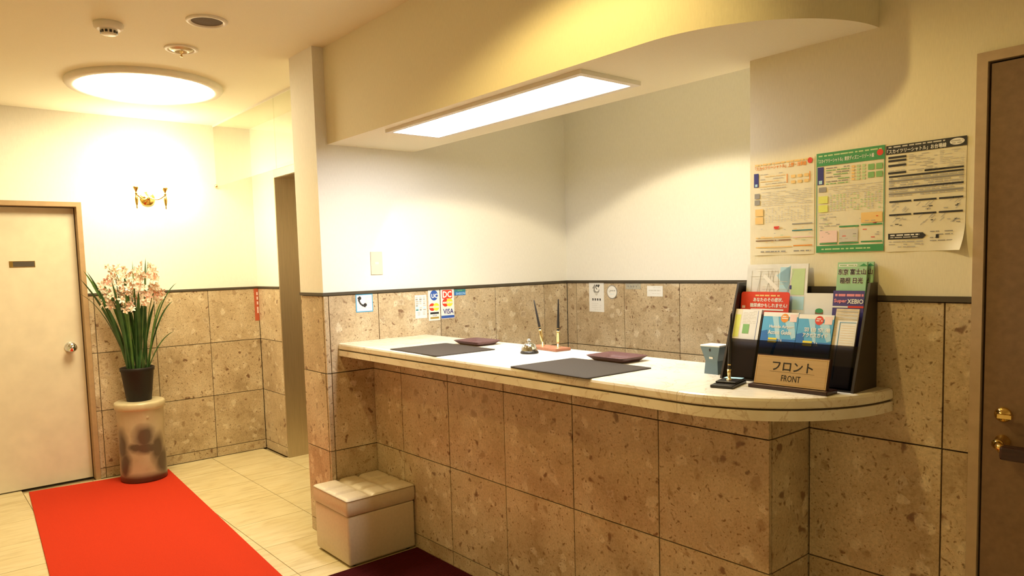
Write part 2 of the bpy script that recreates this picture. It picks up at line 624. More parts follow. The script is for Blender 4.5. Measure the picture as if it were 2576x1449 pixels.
# ------------------------------------------------------------------ dimensions
B, ROW = 0.071, 0.40
TR = B + 3 * ROW                # dado height 1.271
PY = -0.2676                    # front face of the pillar
PX = -0.266                     # left face of the pillar
NY = 1.4505                     # niche back wall
PW = 0.2262                     # poster wall
NX = 2.062                      # right edge of the niche
XL = -2.2011                    # far left wall
LY = 0.254                      # lift wall
CE = 2.2597                     # right end of the counter base
ROWS = [0.0, B, B + ROW, B + 2 * ROW, TR - 0.006]
J = 0.0022
TH = 0.014


def dado(wall, axis, at, n, cols, rows=ROWS, z0=None, stone='stone', th=TH):
    """stone tiles of one wall face. axis 'x': face lies in x=at, columns run along y; axis 'y': face in y=at, columns along x; n is the outward sign"""
    for a, b in zip(cols[:-1], cols[1:]):
        for c, d in zip(rows[:-1], rows[1:]):
            mb = MB()
            hw, hh = (b - a) / 2 - J, (d - c) / 2 - J
            if hw <= 0 or hh <= 0:
                continue
            jig = rnd.uniform(-.0006, .0006)
            if axis == 'x':
                mb.box((-th / 2, -hw, -hh), (th / 2, hw, hh), M[stone])
                loc = (at - n * (th / 2 + jig), (a + b) / 2, (c + d) / 2)
            else:
                mb.box((-hw, -th / 2, -hh), (hw, th / 2, hh), M[stone])
                loc = ((a + b) / 2, at - n * (th / 2 + jig), (c + d) / 2)
            mb.build('stone_tile', wall, loc)


def rail(name, a, b, label):
    mb = MB()
    mb.box(a, b, M['rail'])
    return struct(mb.build(name), label)


# ------------------------------------------------------------------ floor
mb = MB()
mb.box((-2.7, -3.6, -0.12), (4.4, 1.6, -0.012), M['floor_joint'])
floor = struct(mb.build('floor'), 'floor of cream marble tiles with thin brown joints')
xs_r = [0.233 - 0.405 * k for k in range(-11, 8)]
xs_l = [-1.58 + 0.415 * k for k in range(-3, 16)]
ys = [0.225 + 0.4 * k for k in range(-10, 4)]
for j in range(len(ys) - 1):
    ya, yb = ys[j], ys[j + 1]
    xs = sorted(xs_r) if yb > -0.98 else sorted(xs_l)
    for xa, xb in zip(xs[:-1], xs[1:]):
        cx, cy = (xa + xb) / 2, (ya + yb) / 2
        if xa < XL - 0.25 or xb > 4.4 or yb < -3.5:
            continue
        if cy > LY and (cx < -1.8 or (PX < cx < 0.0)):
            continue
        mb = MB()
        g = 0.0016
        mb.box((-(xb - xa) / 2 + g, -(yb - ya) / 2 + g, -0.012), ((xb - xa) / 2 - g, (yb - ya) / 2 - g, 0), M['floor'])
        mb.build('floor_tile', floor, (cx, cy, rnd.uniform(-.0004, 0)))

# ------------------------------------------------------------------ ceiling and walls
mb = MB()
mb.box((-2.7, -3.6, HC), (4.4, 1.6, HC + 0.1), M['ceiling'])
ceiling = struct(mb.build('ceiling'), 'cream ceiling over the lobby')


def wall(name, boxes, mat, label, grout=()):
    mb = MB()
    for a, b in boxes:
        mb.box(a, b, M[mat])
    for a, b in grout:
        mb.box(a, b, M['grout'])
    return struct(mb.build(name), label)


G = TH - 0.003      # how far the joint bed lies behind the tile face
# far left wall with the doorway y -1.78 .. -0.935
DL0, DL1, DLZ = -1.80, -0.952, 1.862
wall_left = wall('wall_left', [((XL - .2, DL1 + .03, TR), (XL, 1.6, HC)), ((XL - .2, DL0 - .03, DLZ + .03), (XL, DL1 + .03, HC)), ((XL - .2, -3.6, 0), (XL, DL0 - .03, HC))],
                 'wall_white', 'cream far wall with stone dado behind the potted orchid', [((XL - .2, DL1 + .03, 0), (XL - G, LY + .05, TR))])
f0 = LY
cols = [DL1 + .031, -0.887, f0 - .3832 - .3775, f0 - .3832, f0 - .001]
dado(wall_left, 'x', XL, 1, cols)
# wall beside the lift
wall_rear = wall('wall_rear', [((XL, LY, TR), (-1.779, LY + .35, HC)), ((-1.779, LY, 2.153), (PX, LY + .35, HC))], 'wall_white', 'pale wall around the lift doorway with stone dado',
                 [((XL, LY + G, 0), (-1.781, LY + .3, TR))])
dado(wall_rear, 'y', LY, -1, [XL + .002, -1.7815])
# pillar / left wall of the counter niche
wall_niche = wall('wall_niche_left', [((PX, PY, TR), (0, NY, HC))], 'wall_white', 'white left side wall of the counter niche ending in a pillar',
                  [((PX, PY + G, 0), (-G, NY, TR))])
dado(wall_niche, 'y', PY, -1, [PX, -0.0145])
dado(wall_niche, 'x', 0.0, 1, [PY, PY + .027, .0436, .4436, .8436, 1.2436, NY - .001])
# niche back wall
wall_back = wall('wall_niche_back', [((0, NY, TR), (NX + .1, NY + .15, HC))], 'wall_white', 'white back wall of the counter niche with stone dado', [((0, NY + G, 0), (NX + .1, NY + .15, TR))])
dado(wall_back, 'y', NY, -1, [.001, .083, .483, .883, 1.283, 1.683, NX])
# poster wall
RX0, RX1, RZ = 2.694, 3.56, 1.888
wall_right = wall('wall_poster', [((NX, PW, TR), (RX0, NY, HC)), ((RX0, PW, RZ), (RX1, PW + .15, HC)), ((RX1, PW, 0), (4.4, PW + .15, HC))], 'wall', 'cream poster wall between the niche and the brown door',
                  [((NX, PW + G, 0), (RX0, NY, TR))])
dado(wall_right, 'y', PW, -1, [NX + .001, 2.262, 2.6293, RX0 - .001])
wall_front = wall('wall_front', [((-2.7, -3.6, 0), (4.4, -3.4, HC))], 'wall', 'cream wall opposite the counter')
wall_end = wall('wall_right', [((4.2, -3.4, 0), (4.4, PW, HC))], 'wall', 'cream end wall of the lobby')

# dado rails
rz0, rz1 = TR - 0.005, TR + 0.010
rail('trim_1', (XL, DL1 + .03, rz0), (XL + .006, LY, rz1), 'dark dado rail on the far wall')
rail('trim_2', (XL + .006, LY - .006, rz0), (-1.7815, LY, rz1), 'dark dado rail beside the lift')
rail('trim_3', (PX, PY - .006, rz0), (0.006, PY, rz1), 'dark dado rail across the pillar')
rail('trim_4', (0, PY, rz0), (.006, NY, rz1), 'dark dado rail on the niche side wall')
rail('trim_5', (.006, NY - .006, rz0), (NX, NY, rz1), 'dark dado rail on the niche back wall')
rail('trim_6', (NX, PW - .006, rz0), (RX0, PW, rz1), 'dark dado rail under the posters')

# ------------------------------------------------------------------ soffit over the counter
ZC, CY0, CYB = 2.017, -0.207, 0.300
out = [(0.0, CY0)]
ccx, ccy, cr = 1.995, PW + .0, 0.458
ry = PW - CY0
for i in range(0, 49):
    a = -math.pi / 2 + (math.pi / 2) * i / 48
    out.append((ccx + cr * math.cos(a), PW + ry * math.sin(a)))
out += [(NX + .0, PW), (NX, CYB), (0.0, CYB)]
mb = MB()
n = len(out)
v = [(x, y, ZC) for x, y in out] + [(x, y, HC) for x, y in out]
mb.add(v, [tuple(reversed(range(n)))], M['ceiling'])
mb.add(v, [(i, (i + 1) % n, n + (i + 1) % n, n + i) for i in range(n)], M['wall'], False)
soffit = struct(mb.build('ceiling_soffit'), 'dropped soffit with a rounded end over the counter')

# ------------------------------------------------------------------ door 1 (far left)
mb = MB()
fx = XL + .012
mb.box((XL - .12, DL1, 0), (fx, DL1 + .03, DLZ + .03), M['door_frame'])
mb.box((XL - .12, DL0 - .03, 0), (fx, DL0, DLZ + .03), M['door_frame'])
mb.box((XL - .12, DL0, DLZ), (fx, DL1, DLZ + .03), M['door_frame'])
door_1 = struct(mb.build('door_1'), 'cream flush door in a tan frame at the far wall')
mb = MB()
mb.box((XL - .105, DL0 + .004, .008), (XL - .070, DL1 - .005, DLZ - .005), M['door_cream'])
mb.build('door_leaf', door_1)
mb = MB()
mb.box((XL - .070, -1.342, 1.468), (XL - .067, -1.200, 1.508), M['brass'])
mb.box((XL - .067, -1.322, 1.471), (XL - .0665, -1.204, 1.505), M['rail'])
mb.build('name_plate', door_1)
mb = MB()
rot = Matrix.Translation((XL - .070, -1.035, .922)) @ Matrix.Rotation(R(90), 4, 'Y')
mb.lathe([(.036, 0), (.036, .005), (.014, .009), (.013, .028), (.024, .034), (.0315, .044), (.0315, .057), (.024, .066), (0, .069)], M['chrome'], 28, xf=rot)
mb.build('door_knob', door_1)

# ------------------------------------------------------------------ door 2 (right)
mb = MB()
fy = PW - .010
mb.box((RX0, fy, 0), (RX0 + .024, PW + .10, RZ), M['frame_taupe'])
mb.box((RX1 - .024, fy, 0), (RX1, PW + .10, RZ), M['frame_taupe'])
mb.box((RX0 + .024, fy, RZ - .024), (RX1 - .024, PW + .10, RZ), M['frame_taupe'])
door_2 = struct(mb.build('door_2'), 'brown door in a taupe frame right of the posters')
mb = MB()
mb.box((RX0 + .024, PW + .02, 0), (RX1 - .024, PW + .09, RZ - .024), M['gap'])  # near-black sheet behind the leaf, painting the shade in the door gap
mb.build('door_gap_shade', door_2)
mb = MB()
mb.box((RX0 + .030, PW - .002, .008), (RX1 - .030, PW + .03, RZ - .030), M['door_brown'])
mb.build('door_leaf', door_2)
rotY = lambda x, z, y=PW - .002: Matrix.Translation((x, y, z)) @ Matrix.Rotation(R(90), 4, 'X')
mb = MB()
mb.lathe([(.019, 0), (.019, .004), (.015, .008), (.010, .010), (.009, .016), (0, .017)], M['brass'], 24, xf=rotY(2.768, .985))
mb.box((2.763, PW - .034, .980), (2.793, PW - .018, .990), M['brass'])
mb.build('thumb_turn', door_2)
mb = MB()
mb.lathe([(.017, 0), (.017, .005), (.012, .010), (.011, .035), (.013, .042), (0, .044)], M['brass'], 24, xf=rotY(2.768, .916))
mb.tube([(2.768, PW - .04, .916), (2.775, PW - .048, .910), (2.785, PW - .05, .904)], [.010, .011, .012], M['brass'], 12)
hd = mb.build('door_handle', door_2)
mb = MB()
mb.box((2.779, PW - .072, .884), (2.95, PW - .038, .918), M['mahogany'])
bevel(mb.build('grip', hd), .006, 2)

# ------------------------------------------------------------------ lift doorway
mb = MB()
mb.box((-.779, -.004, 0), (-.764, .42, 2.07), M['steel'])
mb.box((-.764, .02, 2.07), (.73, .42, 2.085), M['steel'])
lift = struct(mb.build('door_3', None, (-1.0, LY, 0)), 'stainless steel lift doorway with pale head panel behind the pillar')
mb = MB()
mb.box((-.779, -.006, 2.0855), (.73, .02, 2.152), M['white_plastic'])
mb.box((-.764, -.006, 2.07), (.73, .0195, 2.0855), M['white_plastic'])
mb.build('head_panel', lift)
for k in range(2):
    mb = MB()
    mb.box((-.764 + k * .748, .40, 0), (-.764 + .746 + k * .748, .42, 2.07), M['steel'])
    mb.build('door_panel', lift)

# ------------------------------------------------------------------ glass smoke screen
gy = -0.017
screen = thing('smoke_screen', 'clear glass smoke barrier hanging from the ceiling beside the pillar', 'glass screen', (-1.2, gy, HC))
for a, b in ((XL + .003, -1.0835), (-1.0805, PX - .001)):
    mb = MB()
    mb.box((a + 1.2, -.003, -.45), (b + 1.2, .003, -.001), M['glass'])
    mb.build('pane', screen)
mb = MB()
mb.box((XL + 1.2 + .001, -.007, -.014), (PX + 1.199, -.0035, 0), M['white_plastic'])
mb.build('ceiling_channel', screen)
mb = MB()
mb.lathe([(.012, 0), (.012, .012), (.006, .016), (0, .016)], M['gold'], 16, xf=Matrix.Translation((XL + 1.2 + .02, -.004, -.447)) @ Matrix.Rotation(R(90), 4, 'X'))
mb.build('clip', screen)

# ------------------------------------------------------------------ ceiling fixtures
dome = thing('round_ceiling_light', 'large round ceiling light glowing white near the far wall', 'ceiling light', (-1.215, -.717, HC))
mb = MB()
mb.lathe([(.413, 0), (.415, -.012), (.405, -.026), (.375, -.030), (.352, -.022), (.350, -.004)], M['white_plastic'], 64, caps=False)
mb.build('trim_ring', dome)
mb = MB()
mb.lathe([(.351, -.018), (.30, -.032), (.2, -.040), (.1, -.043), (0, -.044)], M['dome_light'], 64, caps=False)
mb.build('diffuser', dome)

det = thing('smoke_detector', 'small white smoke detector on the lobby ceiling', 'smoke detector', (-.19, -1.118, HC))
mb = MB()
mb.lathe([(.058, 0), (.060, -.006), (.058, -.020), (.046, -.028)], M['white_plastic'], 40)
mb.build('base', det)
mb = MB()
mb.lathe([(.034, -.028), (.034, -.030), (.030, -.047), (.018, -.050), (0, -.050)], M['white_plastic'], 32, caps=False)
hd = mb.build('sensor_head', det)
mb = MB()
for k in range(12):
    a = 2 * math.pi * k / 12
    mb.box((.0305, -.005, -.044), (.0345, .005, -.033), M['black'], Matrix.Rotation(a, 4, 'Z'))
mb.build('vent_slot', hd)

spk = thing('ceiling_speaker', 'round ceiling fitting with dark grille in a pale ring', 'ceiling fitting', (.078, -.788, HC))
mb = MB()
mb.lathe([(.086, 0), (.086, -.004), (.078, -.009), (.068, -.008), (.064, -.001)], M['white_plastic'], 48, caps=False)
mb.build('trim_ring', spk)
mb = MB()
mb.lathe([(.066, -.002), (.03, -.004), (0, -.0045)], simple('dark speaker cloth', (.12, .085, .05), .8, var=.3, scale=300), 40, caps=False)
mb.build('grille', spk)

spr = thing('sprinkler_head', 'recessed chrome sprinkler head in the ceiling above the round light', 'sprinkler', (-.392, -.760, HC))
mb = MB()
mb.lathe([(.077, 0), (.077, -.004), (.070, -.008), (.060, -.006), (.058, -.001)], M['white_plastic'], 40, caps=False)
mb.build('escutcheon', spr)
mb = MB()
mb.lathe([(.059, -.001), (.045, -.010), (.030, -.016), (.028, -.014), (.016, -.004), (.0, -.003)], M['steel'], 40, caps=False)
mb.build('cup', spr)
mb = MB()
mb.lathe([(.008, -.002), (.008, -.018), (.0035, -.020), (.0035, -.034), (.007, -.035), (.007, -.038), (0, -.039)], M['gold'], 16)
mb.build('deflector', spr)

pnl = thing('panel_light', 'long white fluorescent panel light on the soffit underside', 'ceiling light', (1.09, -.012, ZC))
px0, px1, py0, py1 = -.607, .607, -.150, .150
mb = MB()
fw = .026
for a, b in (((px0, py0, -.014), (px1, py0 + fw, 0)), ((px0, py1 - fw, -.014), (px1, py1, 0)), ((px0, py0 + fw, -.014), (px0 + fw, py1 - fw, 0)), ((px1 - fw, py0 + fw, -.014), (px1, py1 - fw, 0))):
    mb.box(a, b, M['white_plastic'])
mb.build('frame', pnl)
mb = MB()
mb.box((px0 + fw, py0 + fw, -.010), (px1 - fw, py1 - fw, -.004), M['panel_light'])
mb.build('diffuser', pnl)

# ------------------------------------------------------------------ wall sconce
sc = thing('wall_sconce', 'brass two-armed wall sconce glowing above the orchid', 'wall lamp', (XL, -.505, 1.93))
rx = Matrix.Rotation(R(90), 4, 'Y')
mb = MB()
mb.lathe([(.052, 0), (.052, .006), (.044, .012), (.034, .014), (.026, .022), (.014, .034), (0, .038)], M['brass'], 36, xf=rx)
mb.build('back_plate', sc)
for s in (-1, 1):
    mb = MB()
    pts = []
    for i in range(13):
        t = i / 12
        pts.append((.03 + .07 * math.sin(t * math.pi / 2), s * .094 * t, .012 - .028 * math.sin(t * math.pi) + .012 * t))
    mb.tube(pts, .005, M['brass'], 10)
    arm = mb.build('arm', sc)
    mb = MB()
    mb.lathe([(0, -.092), (.003, -.088), (.005, -.080), (.003, -.072), (.007, -.062), (.011, -.040), (.012, -.022), (.008, -.004), (.006, .006), (.010, .012), (.006, .020), (.007, .030), (.016, .044), (.022, .058), (.018, .062)], M['brass'], 20, c=(.10, s * .094, .012), caps=False)
    cup = mb.build('lamp_holder', arm)
    mb = MB()
    mb.lathe([(.018, .060), (.032, .078), (.042, .105), (.046, .135), (.056, .160)], M['shade_light'], 28, c=(.10, s * .094, .012), caps=False)
    mb.build('glass_shade', arm)

# ------------------------------------------------------------------ counter base
base = thing('reception_counter', 'stone-clad front desk base under the cream marble top', 'counter', (0, 0, 0))
mb = MB()
mb.box((.001, G, .0), (CE - G, PW - .001, .955), M['grout'])
mb.box((.001, PW - .001, .0), (NX - .003, .325, .955), M['grout'])
mb.build('core', base)
crow = [0.0, B, B + ROW, B + 2 * ROW, .955]
ccols = [.001] + [.2689 + .3982 * k for k in range(6)]
ccols[-1] = CE
dado(base, 'y', 0.0, -1, ccols, crow)
dado(base, 'x', CE, 1, [.0145, PW - .001], crow)

# countertop: two slabs with a groove between them, rounded right end
ZT = 1.021
top = thing('countertop', 'polished cream marble countertop with grooved edge and rounded right end', 'countertop', (0, 0, .957))


def slab_outline(inset, x0, x1, rounded):
    yb, yf = .338, -.198 + inset
    if not rounded:
        return [(x0, yf), (x1, yf), (x1, PW - .001), (NX - .003, PW - .001), (NX - .003, yb), (x0, yb)]
    o = [(x0, yf)]
    cx = 2.088
    rx_, ry_ = 2.5035 - inset - cx, (PW - .001) - yf
    for i in range(57):
        a = -math.pi / 2 + math.pi / 2 * i / 56
        o.append((cx + rx_ * math.cos(a), PW - .001 + ry_ * math.sin(a)))
    if x0 > NX:
        o.append((x0, PW - .001))
    else:
        o += [(NX - .003, PW - .001), (NX - .003, yb), (x0, yb)]
    return o


def slab(name, x0, x1, rounded, parent):
    # soft-edged upper slab from stacked outlines
    mb = MB()
    z0, z1 = .0335, .064
    rings = [(.003, z0), (0, z0 + .004), (0, z1 - .010), (.003, z1 - .003), (.010, z1)]
    outs = [slab_outline(i, x0, x1, rounded) for i, _ in rings]
    n = len(outs[0])
    v = []
    for o, (_, z) in zip(outs, rings):
        v += [(x, y, z) for x, y in o]
    f = [tuple(reversed(range(n))), tuple(range((len(rings) - 1) * n, len(rings) * n))]
    mb.add(v, f, M['marble'])
    mb.add(v, [(k * n + i, k * n + (i + 1) % n, (k + 1) * n + (i + 1) % n, (k + 1) * n + i) for k in range(len(rings) - 1) for i in range(n)], M['marble'], False)
    return mb.build(name, parent)


XJ = 2.085
slab('slab', .0015, XJ - .0006, False, top)
slab('slab', XJ + .0006, 0, True, top)
for nm, x0, x1, rd in (('edge_band', .0015, XJ - .0006, False), ('edge_band', XJ + .0006, 0, True)):
    mb = MB()
    mb.prism(slab_outline(.0, x0, x1, rd), 0, .028, M['marble'])
    mb.build(nm, top)
mb = MB()
mb.prism(slab_outline(.007, .0015, 0, True), .028, .0335, M['grout'])
mb.build('groove', top)

# ------------------------------------------------------------------ desk mats, trays, bell, pens
def desk_mat(x0, x1, y0, y1, rz, label):
    cx, cy = (x0 + x1) / 2, (y0 + y1) / 2
    mb = MB()
    hx, hy, r = (x1 - x0) / 2, (y1 - y0) / 2, .012
    o = []
    for qx, qy, a0 in ((1, -1, -90), (1, 1, 0), (-1, 1, 90), (-1, -1, 180)):
        for k in range(5):
            a = R(a0 + 90 * k / 4)
            o.append((qx * (hx - r) + r * math.cos(a), qy * (hy - r) + r * math.sin(a)))
    mb.prism(o, 0, .0032, M['leather_mat'])
    ob = mb.build('desk_mat', None, (cx, cy, ZT))
    ob.rotation_euler = (0, 0, R(rz))
    mb = MB()
    mb.prism([(x * .972, y * .965) for x, y in o], .0032, .0037, M['leather_mat'])
    mb.build('inset_panel', ob)
    return tag(ob, label, 'desk mat', 'desk mats on the countertop')


desk_mat(.472, .876, -.186, .126, -2, 'dark brown leather desk mat at the far left end of the countertop')
desk_mat(1.346, 1.752, -.204, .114, -2.5, 'dark brown leather desk mat in front of the bell, nearer the brochure rack')


def tray(cx, cy, rz, label):
    mb = MB()
    def ring(hx, hy, r, z):
        o = []
        for qx, qy, a0 in ((1, -1, -90), (1, 1, 0), (-1, 1, 90), (-1, -1, 180)):
            for k in range(4):
                a = R(a0 + 90 * k / 3)
                o.append((qx * (hx - r) + r * math.cos(a), qy * (hy - r) + r * math.sin(a), z))
        return o
    rs = [ring(.076, .052, .012, 0), ring(.100, .074, .018, .019), ring(.0975, .0715, .017, .0205), ring(.074, .050, .012, .004)]
    n = len(rs[0])
    v = [p for q in rs for p in q]
    f = [(k * n + i, k * n + (i + 1) % n, (k + 1) * n + (i + 1) % n, (k + 1) * n + i) for k in range(3) for i in range(n)]
    mb.add(v, f, M['leather_tray'], True)
    mb.add(v, [tuple(reversed(range(n))), tuple(range(3 * n, 4 * n))], M['leather_tray'])
    o = mb.build('coin_tray', None, (cx, cy, ZT + .004))
    o.rotation_euler = (0, 0, R(rz))
    return tag(o, label, 'tray', 'coin trays on the countertop')


t1 = tray(.630, .208, 0, 'maroon leather coin tray behind the far left desk mat')
t2 = tray(1.520, .190, -2, 'maroon leather coin tray behind the desk mat nearer the rack')
t1.location.z = t2.location.z = ZT + .0002

bell = thing('service_bell', 'chrome service bell with a black foot in the middle of the countertop', 'bell', (1.092, .128, ZT))
mb = MB()
mb.lathe([(.038, 0), (.039, .004), (.037, .009), (.034, .011)], M['black'], 40)
mb.build('foot', bell)
mb = MB()
mb.lathe([(.034, .012), (.0335, .018), (.030, .030), (.023, .039), (.012, .044), (0, .046)], M['chrome'], 40)
mb.build('dome', bell)
mb = MB()
mb.lathe([(.005, .045), (.005, .052), (.009, .054), (.009, .058), (.004, .062), (0, .063)], M['chrome'], 20)
mb.build('plunger', bell)


def pen(name, a, b, label):
    """black desk pen from a (tip in the holder) to b (tail)"""
    a, b = Vector(a), Vector(b)
    d = (b - a)
    L = d.length
    m4 = Matrix.Translation(a) @ d.to_track_quat('Z', 'Y').to_matrix().to_4x4()
    mb = MB()
    mb.lathe([(.0038, 0), (.0052, L * .05), (.0055, L * .14), (.0050, L * .145)], M['black'], 14)
    o = mb.build(name, None, mat4=m4)
    mb = MB()
    mb.lathe([(.0058, L * .135), (.0058, L * .155)], M['gold'], 14)
    mb.build('ring', o)
    mb = MB()
    mb.lathe([(.0055, L * .155), (.0058, L * .25), (.0045, L * .6), (.0026, L * .97), (.0012, L)], M['black'], 14)
    mb.build('barrel', o)
    return tag(o, label, 'pen', 'black desk pens on the countertop')


st = thing('pen_stand', 'reddish wooden double pen stand with two gold holders behind the bell', 'pen stand', (1.06, .272, ZT), R(-4))
mb = MB()
mb.box((-.098, -.042, 0), (.098, .042, .013), M['redwood'])
bevel(mb.build('base', st), .003, 2)
holders = []
for bx, dx, dz in ((-.055, -.020, .068), (.050, .003, .068)):
    mb = MB()
    mb.lathe([(.011, .013), (.011, .015), (.005, .017), (.0045, .028), (0, .029)], M['gold'], 16, c=(bx, .01, 0))
    mb.build('swivel', st)
    mb = MB()
    d = Vector((dx, 0, dz)).normalized()
    m4 = Matrix.Translation((bx, .01, .026)) @ d.to_track_quat('Z', 'Y').to_matrix().to_4x4()
    mb.lathe([(.0035, 0), (.0065, .010), (.0072, .050), (.0078, .058), (.0062, .058), (.0055, .030)], M['gold'], 16, xf=m4, caps=False)
    mb.build('holder', st)
    holders.append((Vector((bx, .01, .026)) + d * .046, d))
rotm = Matrix.Translation((1.06, .272, ZT)) @ Matrix.Rotation(R(-4), 4, 'Z')
for (p, d), lab in zip(holders, ('black desk pen tilted to the left in the double wooden stand', 'black desk pen standing upright in the double wooden stand')):
    a = rotm @ p
    pen('desk_pen', a, rotm @ (p + d * .150), lab)

st2 = thing('pen_stand', 'small black pen stand with a gold socket beside the FRONT sign', 'pen stand', (2.138, -.016, ZT), R(14))
mb = MB()
mb.box((-.033, -.068, 0), (.033, .060, .009), M['black'])
bevel(mb.build('base', st2), .002, 2)
mb = MB()
mb.box((-.031, -.030, .009), (.031, .058, .015), M['black'])
bevel(mb.build('raised_deck', st2), .003, 2)
mb = MB()
mb.lathe([(.009, .015), (.009, .0165), (.0042, .018), (.0045, .024), (.0058, .034), (.0062, .046), (.0048, .046)], M['gold'], 16, c=(-.002, .010, 0), caps=False)
mb.build('socket', st2)
mb = MB()
mb.box((-.026, .030, .015), (.028, .054, .0158), INK['paleblue'])
mb.build('paper_slip', st2)
m4 = Matrix.Translation((2.138, -.016, ZT)) @ Matrix.Rotation(R(14), 4, 'Z')
pen('desk_pen', m4 @ Vector((-.002, .010, .034)), m4 @ Vector((.004, .012, .214)), 'black desk pen standing in the small stand beside the FRONT sign')

# ------------------------------------------------------------------ FRONT sign
sg = thing('front_sign', 'wooden desk sign with brass plate reading FRONT', 'sign', (2.312, .022, ZT), R(1.0))
mb = MB()
mb.box((-.116, -.030, 0), (.116, .034, .011), M['mahogany'])
bevel(mb.build('base', sg), .002, 2)
tilt = R(16)
m4 = Matrix.Translation((0, -.014, .011)) @ Matrix.Rotation(R(90) - tilt, 4, 'X')
mb = MB()
mb.box((-.1075, 0, -.012), (.1075, .088, 0), M['mahogany'], m4)
mb.build('backing_board', sg)
mb = MB()
mb.box((-.1055, .0015, .0002), (.1055, .0845, .0018), M['plate_brass'], m4)
pl = mb.build('brass_plate', sg)
mb = MB()
g4 = m4 @ Matrix.Translation((0, 0, .0021))
tmp = MB()
letter(tmp, 'フロント', .004, .0565, .118, .026, 0, M['black'], .0006)
letter(tmp, 'FRONT', .004, .0225, .056, .0175, 0, M['black'], .0002)
tmp.rect(-.062, .0395, .070, .0402, 0, M['black'])
for (x0, y0, x1, y1) in ((-.102, .005, .102, .0056), (-.102, .0805, .102, .0811), (-.102, .005, -.1014, .0811), (.1014, .005, .102, .0811)):
    tmp.rect(x0, y0, x1, y1, 0, M['brass'])
for p in tmp.v:
    pass
tmp.v = [g4 @ p for p in tmp.v]
tmp.build('engraved_lettering', pl)

# ------------------------------------------------------------------ blue-grey dispenser
dp = thing('card_dispenser', 'small blue-grey flared plastic box with white top left of the brochure rack', 'box', (1.980, .150, ZT), R(0))
mb = MB()
prof = [(-.026, .018, 0), (-.022, .016, .043), (-.033, .026, .088)]
v = []
for hx, hy, z in ((.026, .024, 0), (.0225, .021, .043), (.036, .030, .090)):
    v += [(-hx, -hy, z), (hx, -hy, z), (hx, hy, z), (-hx, hy, z)]
mb.add(v, [(3, 2, 1, 0), (8, 9, 10, 11)] + [(k * 4 + i, k * 4 + (i + 1) % 4, k * 4 + 4 + (i + 1) % 4, k * 4 + 4 + i) for k in range(2) for i in range(4)], M['dispenser'])
mb.build('body', dp)
mb = MB()
mb.box((-.037, -.031, .090), (.037, .031, .0955), M['dispenser_top'])
bevel(mb.build('lid', dp), .002, 2)
mb = MB()
mb.add([(-.003, -.0291, .075), (.003, -.0291, .075), (.003, -.0301, .084), (-.003, -.0301, .084)], [(0, 1, 2, 3)], M['black'])
mb.build('slot', dp)
mb = MB()
mb.add([(-.006, -.0245, .050), (.008, -.0245, .050), (.008, -.0256, .057), (-.006, -.0256, .057)], [(0, 1, 2, 3)], INK['white'])
mb.build('label_plate', dp)

# ------------------------------------------------------------------ brochure rack
rk = thing('brochure_rack', 'dark brown brochure rack with smoked front on the rounded counter end', 'rack', (2.255, PW, ZT))
RL, RR_, RD = -.2085, .206, -.006
side = [(-.150, 0), (RD, 0), (RD, .297), (-.050, .297)]
for x0 in (RL, RR_ - .007):
    mb = MB()
    mb.add([(x0, y, z) for y, z in side] + [(x0 + .007, y, z) for y, z in side],
           [(0, 1, 2, 3), (7, 6, 5, 4)] + [(i, i + 4, (i + 1) % 4 + 4, (i + 1) % 4) for i in range(4)], M['rack'])
    mb.build('side_panel', rk)
mb = MB()
mb.box((RL + .007, RD - .006, 0), (RR_ - .007, RD, .285), M['rack'])
mb.build('back_panel', rk)
mb = MB()
mb.add([(RL + .007, -.082, .005), (RR_ - .007, -.082, .005), (RR_ - .007, -.058, .150), (RL + .007, -.058, .150),
        (RL + .007, -.079, .005), (RR_ - .007, -.079, .005), (RR_ - .007, -.055, .150), (RL + .007, -.055, .150)],
       [(0, 1, 2, 3), (7, 6, 5, 4), (0, 3, 7, 4), (1, 5, 6, 2), (3, 2, 6, 7), (0, 4, 5, 1)], M['rack'])
mb.build('tier_panel', rk)
mb = MB()
mb.box((RL + .007, -.144, 0), (RR_ - .007, RD - .006, .005), M['rack'])
mb.build('floor_panel', rk)
mb = MB()
mb.add([(x, y, z) for x in (-.1075, -.1040) for y, z in ((-.128, .005), (-.085, .005), (-.062, .15), (-.070, .20), (-.076, .20))], [(0, 1, 2, 3, 4), (9, 8, 7, 6, 5)] + [(i, i + 5, (i + 1) % 5 + 5, (i + 1) % 5) for i in range(5)], M['rack'])
mb.build('divider', rk)
mb = MB()
mb.add([(RL + .007, -.1455, .005), (RR_ - .007, -.1455, .005), (RR_ - .007, -.110, .124), (RL + .007, -.110, .124),
        (RL + .007, -.1425, .005), (RR_ - .007, -.1425, .005), (RR_ - .007, -.107, .124), (RL + .007, -.107, .124)],
       [(0, 1, 2, 3), (7, 6, 5, 4), (0, 3, 7, 4), (1, 5, 6, 2), (3, 2, 6, 7), (0, 4, 5, 1)], M['smoke_acrylic'])
mb.build('smoked_front', rk)


